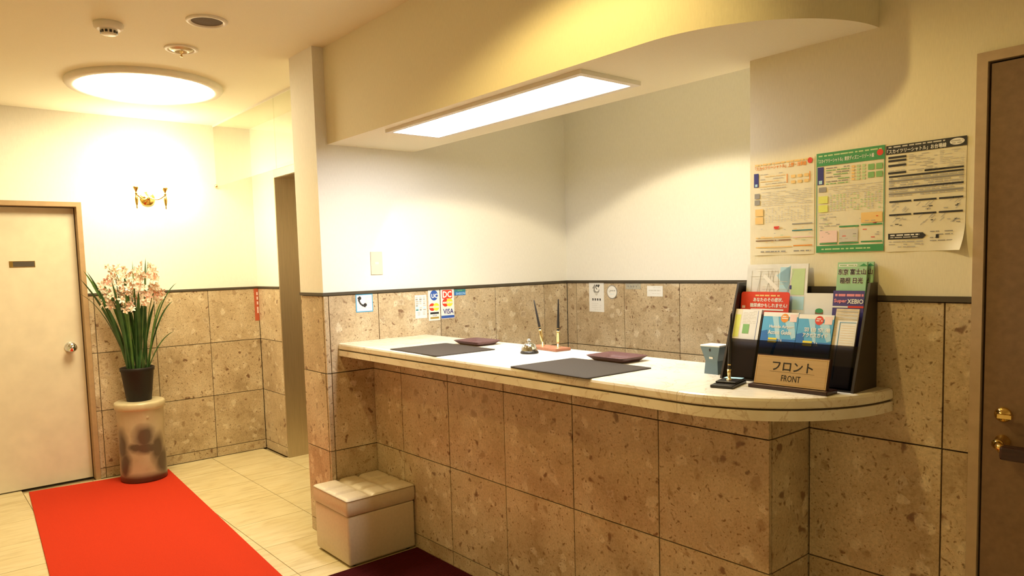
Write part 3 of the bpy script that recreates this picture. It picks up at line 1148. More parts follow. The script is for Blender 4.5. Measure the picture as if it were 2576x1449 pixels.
def sheet(name, x0, x1, ztop, ztier, thick, paper, label, cat='brochure', group=None, z0=1.030, off=0.0, tilt=0.0, rounded=0.0):
    """an upright leaflet in the rack: local x right, y up along the slope, z towards the reader. ztier: 1 front, 2 back"""
    if ztier == 1:
        yb, sl = .098, .30
    else:
        yb, sl = .163, .135
    up = Vector((0, sl, 1)).normalized()
    h = (ztop - z0) / up.z
    o = Vector(((x0 + x1) / 2, yb - off + (z0 - 1.03) * sl, z0))
    m4 = frame(o, (math.cos(tilt), 0, math.sin(tilt)), up) if not tilt else frame(o, (1, 0, 0), up) @ Matrix.Rotation(tilt, 4, 'Z')
    wd = x1 - x0
    mb = MB()
    if rounded:
        r = rounded
        ol = [(-wd / 2, 0), (wd / 2, 0)] + [(wd / 2 - r + r * math.cos(R(a)), h - r + r * math.sin(R(a))) for a in (0, 30, 60, 90)] + [(-wd / 2 + r + r * math.cos(R(a)), h - r + r * math.sin(R(a))) for a in (90, 120, 150, 180)]
        mb.prism(ol, -thick, 0, paper)
    else:
        mb.box((-wd / 2, 0, -thick), (wd / 2, h, 0), paper)
    ob = mb.build(name, None, mat4=m4)
    tag(ob, label, cat, group)
    return ob, wd, h


rr = random.Random(3)
GB = 'brochures in the rack'
# city map, back tier
ob, wd, h = sheet('folded_map', 2.064, 2.266, 1.3745, 2, .005, M['paper_map'], 'large pale street map standing at the back left of the rack', 'map', GB)
mb = MB()
mb.rect(.012, h - .10, .045, h - .01, .0003, INK['paleblue'])
mb.add([(.0, h - .035, .0003), (.045, h - .005, .0003), (.045, h - .09, .0003)], [(0, 2, 1)], INK['paleblue'])
mb.rect(.050, h - .095, .092, h - .015, .0004, INK['palegreen'])
mb.rect(.048, h - .14, .094, h - .100, .0004, INK['paleblue'])
mb.build('printed_area', ob)
mb = MB()
for k in range(16):
    y = h - .015 - .008 * k
    a = rr.uniform(-.09, -.02); b = a + rr.uniform(.03, .09)
    mb.rect(a, y, min(b, .05), y + .0012, .0005, INK['lightgrey'])
for k in range(9):
    x = -.085 + .014 * k
    t = rr.uniform(-.02, .03)
    mb.add([(x, h - .13, .0006), (x + .0013, h - .13, .0006), (x + .0013 + t, h - .02, .0006), (x + t, h - .02, .0006)], [(0, 1, 2, 3)], INK['midgrey'])
mb.add([(-.045, h - .04, .0007), (-.040, h - .03, .0007), (.012, h - .075, .0007), (.004, h - .085, .0007)], [(0, 3, 2, 1)], INK['white'])
mb.rect(.046, h - .078, .052, h - .066, .0007, INK['navy'])
mb.build('printed_lines', ob)
# red leaflet
ob, wd, h = sheet('leaflet', 2.0555, 2.219, 1.289, 2, .002, INK['red'], 'red leaflet with white Japanese headline in front of the street map', 'leaflet', GB, off=.012, rounded=.008)
mb = MB()
letter(mb, 'あなたのその症状、', .012, h - .0245, .100, .0125, .0004, INK['white'], .0004)
letter(mb, '糖尿病かもしれません!', .014, h - .042, .124, .0125, .0004, INK['white'], .0004)
dashes(mb, -.032, .05, h - .0115, .0045, .0004, INK['paleorange'], rr, 1)
mb.rect(-.045, h - .058, .065, h - .053, .0004, INK['white'])
for y in (.048, .060):
    mb.rect(-.076, h - y - .004, -.065, h - y + .004, .0004, INK['palepink'])
mb.build('printed_text', ob)
# white card
ob, wd, h = sheet('notice_card', 2.268, 2.356, 1.287, 2, .002, M['paper'], 'blank white card between the map and the green guide in the rack', 'card', GB, off=.008)
mb = MB()
mb.disc(.0, h - .052, .012, .007, .0004, INK['green'], 16)
mb.rect(-.012, h - .062, .012, h - .054, .00035, INK['brown'])
mb.build('printed_picture', ob)
# green guides
for k, (dx, off, lab) in enumerate(((.0, .006, 'green travel guide with Chinese place names at the back right of the rack'), (.022, -.006, 'second green travel guide, mostly hidden behind the first at the rack right'))):
    x0, x1 = 2.3565 + dx * .6, 2.4395 + dx * .6 - (.0005 if k else 0)
    ob, wd, h = sheet('travel_guide', x0, x1, 1.376, 2, .006, INK['mint'], lab, 'brochure', GB, off=off)
    mb = MB()
    mb.rect(-.038, h - .0125, .014, h - .0055, .0003, INK['white'])
    dashes(mb, -.035, .012, h - .009, .0025, .0005, INK['midgreen'], rr, 1)
    mb.add([(.020, h - .012, .0004), (.044, h - .012, .0004), (.032, h - .004, .0004)], [(0, 1, 2)], INK['green'])
    for body, y, w_ in (('东京 富士山', h - .0275, .078), ('箱根 日光', h - .0525, .064)):
        letter(mb, body, 0, y, w_, .0165, .0003, INK['white'], .0011)
        letter(mb, body, 0, y, w_, .0165, .0006, INK['black'], .0004)
    mb.build('printed_text', ob)
# purple sports shop leaflet
ob, wd, h = sheet('leaflet', 2.3545, 2.4425, 1.2955, 2, .002, INK['purple'], 'purple shop leaflet below the green guide in the rack', 'leaflet', GB, off=.0165)
mb = MB()
dashes(mb, -.038, .042, h - .013, .007, .0004, INK['pink'], rr, 1)
letter(mb, 'XEBIO', .020, h - .0305, .044, .0125, .0006, INK['white'], .0005)
letter(mb, 'Super', -.022, h - .0305, .036, .0125, .0006, INK['pink'], .0006)
mb.rect(-.044, h - .049, .044, h - .0445, .0004, INK['white'])
mb.rect(.0, h - .049, .044, h - .0435, .0005, INK['red'])
mb.build('printed_text', ob)
# front tier: folded maps at left
ob, wd, h = sheet('folded_map', 2.0555, 2.145, 1.2355, 1, .012, M['paper'], 'stack of white folded maps with a green square at the front left of the rack', 'map', GB, off=.004)
mb = MB()
mb.rect(-.0435, h - .098, -.021, h - .0, .0003, M['paper_cream'])
mb.rect(-.0425, h - .09, -.024, h - .018, .0005, INK['lime'])
mb.rect(-.012, h - .078, .010, h - .048, .0005, INK['midgreen'])
for k in range(9):
    dashes(mb, -.016, .03, h - .006 - .0048 * k, .0012, .0005, INK['lightgrey'], rr, .8)
mb.rect(.034, h - .10, .0352, h - .004, .0005, INK['blue'])
mb.build('printed_area', ob)
# airport guides
for x0, x1, zt, l1, l2, lab, badge in ((2.1535, 2.266, 1.229, 'Haneda Airport', 'Access Guide', 'blue airport access guide in English with an orange badge, in the rack', 'orange'), (2.2675, 2.3725, 1.226, '羽 田 空 港', 'アクセスガイド', 'blue airport access guide in Japanese with a red badge, in the rack', 'red')):
    ob, wd, h = sheet('airport_guide', x0, x1, zt, 1, .006, INK['skyblue'], lab, 'brochure', GB, off=.004)
    hw = wd / 2
    mb = MB()
    mb.rect(-hw, h - .013, hw, h, .0002, INK['white'])
    mb.add([(-hw + .03, h - .013, .0003), (-hw + .05, h - .013, .0003), (-.0 + .01, h - .09, .0003), (-hw + .055, h - .09, .0003)], [(0, 3, 2, 1)], INK['paleblue'])
    mb.add([(hw - .045, h - .02, .0003), (hw - .01, h - .03, .0003), (hw, h - .075, .0003), (hw - .012, h - .08, .0003)], [(0, 3, 2, 1)], INK['paleblue'])
    mb.add([(-hw, h - .06, .0003), (-hw + .02, h - .055, .0003), (-hw + .028, h - .09, .0003), (-hw, h - .09, .0003)], [(0, 3, 2, 1)], INK['deepblue'])
    mb.rect(-hw, h - .115, hw, h - .082, .0004, INK['deepblue'])
    mb.disc(hw - .042, h - .017, .0125, .0135, .0006, INK[badge], 24)
    mb.rect(hw - .026, h - .028, hw - .004, h - .005, .0005, INK['palepink'])
    dashes(mb, hw - .050, hw - .033, h - .012, .003, .0008, INK['white'], rr, 1)
    dashes(mb, hw - .051, hw - .032, h - .018, .003, .0008, INK['white'], rr, 1)
    mb.build('printed_cover', ob)
    mb = MB()
    letter(mb, l1, .008, h - .045, .078, .012, .0008, INK['white'], .0003)
    letter(mb, l2, .004, h - .0615, .074, .0125, .0008, INK['white'], .0004)
    mb.rect(-.030, h - .085, -.002, h - .079, .0009, INK['yellow'])
    mb.rect(-.030, h - .094, -.002, h - .088, .0009, INK['yellow'])
    letter(mb, '7A', .010, h - .088, .012, .013, .0009, INK['white'])
    mb.build('printed_text', ob)
# beige map and blue-framed form at right
ob, wd, h = sheet('folded_map', 2.3735, 2.438, 1.245, 1, .004, M['paper_beige'], 'beige folded map at the front right of the rack behind the form', 'map', GB, off=.000)
mb = MB()
for k in range(10):
    y = h - .008 - .008 * k
    mb.add([(-.03, y, .0004), (.03, y + rr.uniform(-.008, .008), .0004), (.03, y + .0016, .0004), (-.03, y + .0014, .0004)], [(0, 1, 2, 3)], INK['lightgrey'] if k % 3 else INK['midgrey'])
mb.build('printed_lines', ob)
ob, wd, h = sheet('timetable_card', 2.386, 2.4395, 1.213, 1, .0015, M['paper'], 'white timetable card with a blue border at the front right of the rack', 'card', GB, off=.007)
mb = MB()
mb.rect(-.021, h - .0068, .0245, h - .0050, .0004, INK['frameblue'])
mb.rect(-.021, .02, -.0192, h - .0050, .0004, INK['frameblue'])
mb.rect(-.0165, .03, .0235, h - .0095, .0003, INK['white'])
for k in range(11):
    mb.rect(-.015, h - .0155 - .007 * k, .022, h - .0148 - .007 * k, .0005, INK['paleorange'])
mb.build('printed_table', ob)

# ------------------------------------------------------------------ stickers and plates on the niche walls
def sticker(name, m4, wd, ht, mat, label, cat, group=None, th=.0008, disc=False):
    mb = MB()
    if disc:
        mb.prism([(wd / 2 * math.cos(2 * math.pi * k / 40), ht / 2 * math.sin(2 * math.pi * k / 40)) for k in range(40)], 0, th, mat)
    else:
        mb.box((-wd / 2, -ht / 2, 0), (wd / 2, ht / 2, th), mat)
    o = mb.build(name, None, mat4=m4)
    return tag(o, label, cat, group)


GC = 'payment stickers on the niche side wall'
# switch plate
sw = thing('switch_plate', 'ivory blank switch plate on the white niche wall', 'switch plate', mat4=W1F(.0425, 1.423, .0))
mb = MB()
mb.box((-.035, -.060, 0), (.035, .060, .006), M['ivory_plate'])
bevel(mb.build('plate', sw), .002, 2)
mb = MB()
mb.box((-.011, -.006, .006), (.011, .006, .0068), M['white_plastic'])
mb.build('insert', sw)
# telephone sticker
o = sticker('telephone_sign', W1F(-.039, 1.2175, .001), .100, .094, INK['frameblue'], 'square telephone sign with blue border on the stone dado', 'sign')
mb = MB()
mb.rect(-.0445, -.0415, .0445, .0415, .0011, INK['white'])
mb.build('white_field', o)
mb = MB()
pts = [(-.032, .030), (-.033, .020), (-.028, .004), (-.018, -.008), (-.006, -.014), (.006, -.016)]
wid = [.0075, .0055, .0045, .0045, .0055, .0075]
for i in range(len(pts) - 1):
    a, b = Vector((*pts[i], 0)), Vector((*pts[i + 1], 0))
    d = (b - a).normalized(); nrm = Vector((-d.y, d.x, 0))
    mb.add([a - nrm * wid[i] + Vector((0, 0, .0014)), b - nrm * wid[i + 1] + Vector((0, 0, .0014)), b + nrm * wid[i + 1] + Vector((0, 0, .0014)), a + nrm * wid[i] + Vector((0, 0, .0014))], [(0, 1, 2, 3)], INK['black'])
mb.disc(-.027, .026, .0095, .010, .0015, INK['black'], 16)
mb.disc(.004, -.010, .010, .0095, .0015, INK['black'], 16)
mb.build('handset_symbol', o)
mb = MB()
for k in range(4):
    dashes(mb, .004, .036, .030 - .010 * k, .0035, .0014, INK['palepink'], rr, .9)
mb.build('printed_text', o)
mb = MB()
dashes(mb, -.034, .036, -.026, .003, .0014, INK['palepink'], rr, .9)
mb.build('printed_footer', o)
# grey schedule of cards
o = sticker('card_list_sign', W1F(.311, 1.1775, .001), .076, .128, M['paper'], 'white sticker with rows of small grey card marks, leftmost of the payment stickers', 'sticker', GC)
mb = MB()
for k in range(7):
    y = .052 - .0115 * k
    for x0 in (-.034, -.010, .014):
        if rr.random() < .85:
            mb.rect(x0, y - .004, x0 + rr.uniform(.013, .020), y + .0035, .0011, rr.choice([INK['grey'], INK['teal'], INK['lightgrey'], INK['midgrey'], INK['paleblue']]))
for k in range(3):
    for x0 in (-.024, .010):
        mb.rect(x0, -.032 - .007 * k, x0 + .017, -.029 - .007 * k, .0011, INK['midgrey'])
mb.build('printed_marks', o)


def rings(mb, x, y, r, k=1.0):
    mb.disc(x - r * .62, y, r, r, .0012, INK['red'], 28)
    mb.disc(x + r * .62, y, r, r, .0014, INK['yellow'], 28)
    mb.rect(x - r * 1.5, y - r * .22, x + r * 1.5, y + r * .22, .0016, INK['white'])
    dashes(mb, x - r * 1.3, x + r * 1.3, y, r * .2, .0018, INK['paleorange'], rr, 1)


o = sticker('payment_sticker', W1F(.399, 1.1805, .001), .076, .172, M['paper'], 'payment sticker with a blue UC roundel and gold bottom bar', 'sticker', GC)
mb = MB()
mb.disc(.001, .055, .026, .029, .0011, INK['blue'], 32)
letter(mb, 'UC', .004, .052, .040, .022, .0014, INK['white'], .0012)
rings(mb, 0, -.010, .0215)
mb.rect(-.028, -.050, .030, -.039, .0011, INK['black'])
letter(mb, 'VISA', .002, -.058, .030, .009, .0011, INK['navy'])
mb.rect(-.028, -.076, .030, -.066, .0011, INK['gold'])
mb.build('printed_logos', o)
o = sticker('payment_sticker', W1F(.491, 1.1825, .001), .092, .166, M['paper'], 'payment sticker with a red DC mark and a blue bottom bar', 'sticker', GC)
mb = MB()
mb.prism([(-.031, .030), (.029, .030), (.034, .035), (.034, .074), (.029, .079), (-.031, .079), (-.036, .074), (-.036, .035)], .0008, .0011, INK['red'])
letter(mb, 'DC', -.001, .0545, .058, .034, .0014, INK['white'], .0016)
rings(mb, 0, .008, .0225)
letter(mb, 'VISA', .004, -.042, .070, .028, .0012, INK['navy'], .0008)
mb.rect(-.045, -.080, .045, -.065, .0011, INK['blue'])
mb.build('printed_logos', o)
o = sticker('payment_sticker', W1F(.581, 1.2445, .001), .080, .034, INK['deepblue'], 'small green and blue SAISON label, rightmost of the payment stickers', 'sticker', GC)
mb = MB()
mb.rect(-.040, .003, .040, .017, .0010, INK['teal'])
letter(mb, 'SAISON', .004, -.007, .066, .013, .0012, INK['paleblue'], .0003)
dashes(mb, -.016, .018, .010, .004, .0012, INK['midgreen'], rr, 1)
mb.build('printed_logo', o)

# back wall of the niche
GN = 'small notices on the niche back wall'
o = sticker('notice_sheet', YF(.259, NY, 1.1765, .001), .124, .185, M['paper'], 'tall white notice with a dark hand emblem on the niche back wall', 'notice', GN)
mb = MB()
for k, (dx, wv) in enumerate(((-.018, .008), (.0, .007), (.016, .007))):
    mb.add([(dx - .008 - wv, .055, .0011), (dx - .008 + wv, .052, .0011), (dx + .006 + wv, .075, .0011), (dx + .006 - wv * .3, .080, .0011)], [(0, 1, 2, 3)], INK['black'] if k else INK['grey'])
mb.disc(.0, .042, .025, .020, .0010, INK['grey'], 24)
mb.disc(.004, .050, .017, .016, .0012, INK['white'], 24)
mb.add([(-.006, .06, .0014), (-.002, .064, .0014), (.008, .048, .0014), (.004, .045, .0014)], [(0, 3, 2, 1)], INK['black'])
mb.add([(-.016, .028, .0011), (.016, .028, .0011), (.006, .010, .0011), (-.004, .010, .0011)], [(0, 3, 2, 1)], INK['lightgrey'])
mb.build('hand_emblem', o)
mb = MB()
for k in range(4):
    x = -.030 + .020 * k
    mb.rect(x - .006, -.022, x + .006, -.009, .0011, INK['black'])
    mb.rect(x - .004, -.0175, x + .001, -.0155, .0013, INK['white'])
for k in range(4):
    dashes(mb, -.040, .038, -.040 - .012 * k, .0016, .0011, INK['lightgrey'], rr, .8)
mb.build('printed_text', o)
o = sticker('round_sticker', YF(.387, NY, 1.2095, .001), .084, .084, INK['grey'], 'round white sticker with grey rim on the niche back wall', 'sticker', GN, disc=True)
mb = MB()
mb.disc(0, 0, .037, .037, .0010, INK['white'], 36)
dashes(mb, -.022, .026, .008, .005, .0012, INK['grey'], rr, 1)
mb.disc(-.018, .006, .007, .008, .0013, INK['midgrey'], 16)
mb.disc(-.018, .007, .004, .005, .0015, INK['white'], 16)
dashes(mb, -.016, .016, -.012, .002, .0012, INK['paleblue'], rr, .8)
mb.build('printed_text', o)
o = sticker('film_label', YF(.553, NY, 1.245, .001), .116, .034, M['clear_film'], 'clear strip label with four dark marks at the dado top of the niche back wall', 'sticker', GN)
mb = MB()
for k in range(4):
    mb.rect(-.042 + .021 * k, -.004, -.033 + .021 * k, .004, .0011, INK['grey'])
dashes(mb, -.042, .034, -.013, .0014, .0011, INK['midgrey'], rr, .9)
mb.build('printed_text', o)
o = sticker('paper_label', YF(.713, NY, 1.218, .001), .112, .061, M['paper'], 'small white paper label with faint blue print on the niche back wall', 'sticker', GN)
mb = MB()
dashes(mb, -.044, .042, .004, .006, .0011, INK['lightgrey'], rr, 1)
dashes(mb, -.040, .040, -.014, .002, .0011, INK['lightgrey'], rr, .8)
dashes(mb, -.010, .042, .021, .002, .0011, INK['lightgrey'], rr, .8)
mb.build('printed_text', o)
# red strip folded around the corner beside the lift
o = sticker('red_strip_label', frame((XL + .0012, LY - .018, 1.140), (0, 1, 0), (0, 0, 1)), .034, .252, ink('faded_red', (.50, .10, .04)), 'red vertical strip label in the corner beside the lift', 'label')
mb = MB()
for k, z in enumerate((.085, .05, .012, -.03, -.055)):
    mb.rect(.002, z - .013, .013, z + .011, .0011, INK['palepink'])
mb.build('printed_marks', o)

# ------------------------------------------------------------------ posters
def poster(xc, zc, wd, ht, paper, label, curl=0.0, tilt=0.0):
    mb = MB()
    nx, ny = 14, 20
    v, f = [], []
    for j in range(ny + 1):
        for i in range(nx + 1):
            x, y = -wd / 2 + wd * i / nx, -ht / 2 + ht * j / ny
            z = .0012 + .0008 * math.sin(i * .7 + j * .4) * (1 if j < 3 else .25)
            if curl:
                k = max(0.0, (x - wd / 2 + .030) + (-ht / 2 + .045 - y) * .8)
                z += curl * k * k * 5
                x -= curl * k * k * 1.5
            v.append((x, y, z))
    for j in range(ny):
        for i in range(nx):
            a = j * (nx + 1) + i
            f.append((a, a + 1, a + nx + 2, a + nx + 1))
    mb.add(v, f, paper, True)
    o = mb.build('poster', None, mat4=YF(xc, PW, zc) @ Matrix.Rotation(tilt, 4, 'Z'))
    return tag(o, label, 'poster', 'timetable posters on the cream wall')


PZ = .0026
p_or = M['paper_cream']
# 1 orange
o = poster(2.175, 1.548, .199, .290, p_or, 'pale poster with orange heading, leftmost of the three timetables')
mb = MB()
dashes(mb, -.095, .090, .139, .005, PZ, INK['paleorange'], rr, .95)
letter(mb, '「スカイツリーシャトル」上野・浅草線', -.010, .128, .168, .0125, PZ, INK['orange'], .0003)
mb.build('heading', o)
mb = MB()
mb.disc(.086, .134, .0075, .0085, PZ + .0002, INK['red'], 20)
mb.build('round_badge', o)
mb = MB()
mb.rect(-.098, .070, -.082, .113, PZ, INK['navy'])
mb.rect(-.094, .072, -.086, .080, PZ + .0003, INK['paleblue'])
for k in range(7):
    dashes(mb, -.076, .010, .108 - .0075 * k, .0018, PZ, INK['paleorange'] if k % 2 else INK['midgrey'], rr, .75)
for i in range(3):
    for j in range(2):
        mb.rect(.026 + .021 * i, .088 - .017 * j, .040 + .021 * i, .097 - .017 * j, PZ, INK['paleorange'])
mb.rect(.012, .075, .015, .102, PZ, INK['orange']); mb.rect(.084, .075, .087, .102, PZ, INK['orange'])
for z in (.044, .024):
    mb.rect(-.096, z - .010, -.078, z + .006, PZ, INK['grey'])
for k in range(9):
    dashes(mb, -.072, .092, .052 - .0052 * k, .0014, PZ, INK['lightgrey'], rr, .8)
mb.build('fare_table', o)
mb = MB()
for z in (-.003, -.028):
    mb.rect(-.094, z - .018, -.066, z + .004, PZ, INK['paleorange'])
for i in range(14):
    for j in range(8):
        if rr.random() < .8:
            mb.rect(-.058 + .0105 * i, .000 - .006 * j, -.0535 + .0105 * i, .0025 - .006 * j, PZ, INK['lightgrey'])
mb.build('timetable', o)
mb = MB()
mb.rect(-.030, -.065, -.012, -.056, PZ, INK['red'])
for (a, b, y, c) in ((.030, .094, -.052, 'grey'), (.030, .094, -.072, 'teal'), (-.092, -.035, -.090, 'paleorange'), (-.030, .024, -.090, 'paleorange'), (.030, .094, -.092, 'palepink'), (-.092, -.030, -.099, 'brown'), (-.028, .026, -.099, 'brown'), (-.092, .030, -.120, 'paleorange'), (.034, .094, -.118, 'orange')):
    mb.rect(a, y - .0016, b, y + .0016, PZ, INK[c])
for k in range(18):
    x, y = rr.uniform(-.085, .085), rr.uniform(-.112, -.055)
    mb.rect(x, y, x + rr.uniform(.003, .014), y + .0018, PZ + .0002, rr.choice([INK['lightgrey'], INK['palegreen'], INK['paleorange'], INK['midgrey']]))
dashes(mb, -.075, .09, -.134, .0035, PZ, INK['grey'], rr, .85)
mb.build('route_maps', o)
# 2 green
o = poster(2.3775, 1.5515, .195, .294, p_or, 'green-bordered poster, middle of the three timetables')
mb = MB()
mb.rect(-.0965, .108, .0965, .1455, PZ, INK['green'])
mb.rect(-.0965, -.1455, .0965, -.126, PZ, INK['green'])
mb.rect(-.0965, -.126, -.0945, .108, PZ, INK['green']); mb.rect(.0945, -.126, .0965, .108, PZ, INK['green'])
mb.build('green_border', o)
mb = MB()
dashes(mb, -.090, .090, .137, .004, PZ + .0003, INK['palegreen'], rr, .95)
letter(mb, '「スカイツリーシャトル」東京ディズニーリゾート線', -.012, .122, .160, .012, PZ + .0003, INK['white'], .0002)
mb.build('heading', o)
mb = MB()
mb.disc(.084, .127, .0085, .009, PZ + .0004, INK['red'], 20)
mb.build('round_badge', o)
mb = MB()
dashes(mb, -.080, .080, -.136, .004, PZ + .0003, INK['palegreen'], rr, .9)
mb.build('printed_footer', o)
mb = MB()
mb.rect(-.093, .054, -.075, .105, PZ, INK['navy'])
mb.rect(-.089, .056, -.079, .066, PZ + .0003, INK['paleblue'])
for k in range(8):
    dashes(mb, -.068, .000, .100 - .0065 * k, .0025, PZ, INK['grey'] if k % 2 == 0 else INK['midgreen'], rr, .75)
for i in range(2):
    for j in range(2):
        mb.rect(.052 + .022 * i, .082 - .022 * j, .069 + .022 * i, .098 - .022 * j, PZ, INK['midgreen'])
for i in range(3):
    for j in range(5):
        mb.rect(.006 + .015 * i, .094 - .009 * j, .015 + .015 * i, .100 - .009 * j, PZ, INK['palegreen'] if i else INK['paleorange'])
mb.rect(-.089, .032, -.067, .046, PZ, INK['grey'])
for k in range(5):
    dashes(mb, -.060, .090, .045 - .005 * k, .0014, PZ, INK['lightgrey'], rr, .8)
mb.build('fare_table', o)
mb = MB()
for z in (.014, -.012):
    mb.rect(-.090, z - .015, -.062, z + .006, PZ, INK['lime'])
for i in range(15):
    for j in range(8):
        if rr.random() < .8:
            mb.rect(-.056 + .0098 * i, .018 - .0062 * j, -.051 + .0098 * i, .0215 - .0062 * j, PZ, INK['palegreen'] if rr.random() < .4 else INK['lightgrey'])
mb.build('timetable', o)
mb = MB()
mb.rect(.034, -.064, .092, -.036, PZ, INK['paleorange'])
mb.rect(-.086, -.116, -.034, -.082, PZ, INK['palepink'])
mb.rect(-.028, -.116, .026, -.080, PZ, INK['lightgrey'])
for a, b, y in ((-.028, .028, -.072), (.034, .092, -.070), (-.086, -.034, -.120), (-.028, .028, -.120), (.034, .092, -.118)):
    mb.rect(a, y - .002, b, y + .002, PZ, INK['green'])
for k in range(5):
    dashes(mb, -.088, -.036, -.034 - .0085 * k, .0016, PZ, INK['midgrey'], rr, .7)
for k in range(26):
    x, y = rr.uniform(-.085, .082), rr.uniform(-.112, -.042)
    mb.rect(x, y, x + rr.uniform(.003, .012), y + .002, PZ + .0004, rr.choice([INK['grey'], INK['red'], INK['midgrey'], INK['palegreen']]))
mb.build('route_maps', o)
# 3 black
o = poster(2.5755, 1.547, .196, .290, M['paper_cream'], 'black-headed poster with a peeling corner, rightmost of the three timetables', 0.9)
mb = MB()
mb.rect(-.098, .121, .098, .145, PZ, INK['black'])
mb.disc(.076, .1335, .017, .0085, PZ + .0005, INK['white'], 28)
dashes(mb, .062, .090, .1355, .003, PZ + .0007, INK['midgrey'], rr, 1)
dashes(mb, .064, .088, .130, .003, PZ + .0007, INK['midgrey'], rr, 1)
dashes(mb, -.092, .048, .140, .0035, PZ + .0004, INK['lightgrey'], rr, .95)
letter(mb, '「スカイツリーシャトル」お台場線', -.022, .1285, .146, .0115, PZ + .0004, INK['white'], .0003)
mb.build('heading', o)
mb = MB()
for k, z in enumerate((.112, .103, .090, .070)):
    mb.rect(-.092, z - .0028, -.046, z + .0028, PZ, INK['black'])
for k in range(11):
    dashes(mb, -.040, .030, .114 - .0045 * k, .0014, PZ, INK['midgrey'], rr, .6)
    dashes(mb, .036, .092, .114 - .0045 * k, .0014, PZ, INK['lightgrey'], rr, .6)
for k in range(3):
    dashes(mb, -.090, -.048, .096 - .010 * k, .0016, PZ, INK['midgrey'], rr, .7)
mb.rect(.0, .066, .092, .0705, PZ, INK['black'])
mb.build('stop_list', o)
mb = MB()
for z, c in ((.060, 'black'), (.048, 'grey'), (.028, 'black'), (.013, 'grey')):
    mb.rect(-.090, z - .0022, .092, z + .0022, PZ, INK[c])
for k in range(9):
    dashes(mb, -.090, .092, .054 - .0058 * k, .0026, PZ - .0001, INK['midgrey'], rr, .85)
mb.build('timetable', o)
mb = MB()
for j in range(2):
    for i in range(3):
        x0 = -.088 + .062 * i
        y = -.008 - .036 * j
        mb.rect(x0, y - .0025, x0 + .056, y + .002, PZ, INK['black'])
        for k in range(8):
            x, yy = rr.uniform(x0, x0 + .045), y - rr.uniform(.006, .031)
            if rr.random() < .5:
                mb.rect(x, yy, x + rr.uniform(.004, .014), yy + .0022, PZ, rr.choice([INK['grey'], INK['midgrey'], INK['black']]))
            else:
                mb.add([(x, yy, PZ), (x + .0018, yy, PZ), (x + .012, yy + .010, PZ), (x + .010, yy + .010, PZ)], [(0, 1, 2, 3)], INK['midgrey'])
mb.build('route_maps', o)
mb = MB()
mb.add([(-.090, -.111, PZ), (-.002, -.111, PZ), (.006, -.103, PZ), (-.002, -.095, PZ), (-.090, -.095, PZ)], [(0, 1, 2, 3, 4)], INK['black'])
dashes(mb, -.084, -.010, -.100, .0035, PZ + .0003, INK['white'], rr, 1)
dashes(mb, -.084, -.014, -.106, .0025, PZ + .0003, INK['lightgrey'], rr, 1)
for k in range(3):
    dashes(mb, -.088, .0, -.118 - .007 * k, .0022, PZ, INK['midgrey'], rr, .8)
for k in range(4):
    dashes(mb, .016, .070, -.094 - .008 * k, .0022, PZ, INK['grey'], rr, .75)
mb.rect(.030, -.112, .037, -.102, PZ + .0002, INK['black'])
mb.build('contact_block', o)

# ------------------------------------------------------------------ ottoman
ot = thing('ottoman', 'cream vinyl box stool with quilted lid against the counter corner', 'stool', (.185, -.190, 0))
hx, hy = .178, .187


def soft_box(name, hx, hy, z0, z1, r, mat, parent):
    mb = MB()
    mb.box((-hx, -hy, z0), (hx, hy, z1), mat)
    o = mb.build(name, parent)
    bevel(o, r, 4)
    for p in o.data.polygons:
        p.use_smooth = True
    return o


soft_box('body', hx - .004, hy - .004, .009, .246, .012, M['ottoman'], ot)
mb = MB()
for sx in (-1, 1):
    for sy in (-1, 1):
        mb2 = MB()
        mb2.lathe([(.016, 0), (.018, .012)], M['black'], 16, c=(sx * .14, sy * .15, 0))
        mb2.build('foot', ot)
# lid: side band and quilted top
mb = MB()
nx, ny = 48, 48
v, f = [], []


def puff(a):      # a in 0..1 across the lid -> seam falloff
    d = min(abs(a - .36), abs(a - .66))
    return 1 - math.exp(-(d / .035) ** 2)


for j in range(ny + 1):
    for i in range(nx + 1):
        a, b = i / nx, j / ny
        e = min(a, 1 - a, b, 1 - b)
        edge = min(1.0, e / .07)
        z = .318 + .012 * math.sqrt(max(0, 1 - (1 - edge) ** 2)) + .011 * (puff(a) * puff(b) - 1) + .002 * math.sin(a * 17 + b * 6) * (1 - puff(b))
        v.append((-hx + 2 * hx * a, -hy + 2 * hy * b, z))
for j in range(ny):
    for i in range(nx):
        k = j * (nx + 1) + i
        f.append((k, k + 1, k + nx + 2, k + nx + 1))
mb.add(v, f, M['ottoman'], True)
lid = mb.build('lid', ot)
mb = MB()
rim = [(-hx, -hy), (hx, -hy), (hx, hy), (-hx, hy)]
o_ = []
for qx, qy, a0 in ((1, -1, -90), (1, 1, 0), (-1, 1, 90), (-1, -1, 180)):
    for k in range(6):
        a = R(a0 + 90 * k / 5)
        o_.append((qx * (hx - .012) + .012 * math.cos(a), qy * (hy - .012) + .012 * math.sin(a)))
n = len(o_)
vv = []
for z, s in ((.248, -.004), (.253, .001), (.285, .0025), (.312, .001), (.319, -.001)):
    for x, y in o_:
        L = math.hypot(x, y)
        vv.append((x + x / L * s, y + y / L * s, z))
mb.add(vv, [(k * n + i, k * n + (i + 1) % n, (k + 1) * n + (i + 1) % n, (k + 1) * n + i) for k in range(4) for i in range(n)], M['ottoman'], True)
mb.add(vv, [tuple(reversed(range(n)))], M['ottoman'])
mb.build('lid_band', lid)
mb = MB()
pts = [(x, y, .3195) for x, y in o_]
mb.tube(pts + [pts[0]], .0022, M['welt'], 6)
mb.build('piping', lid)

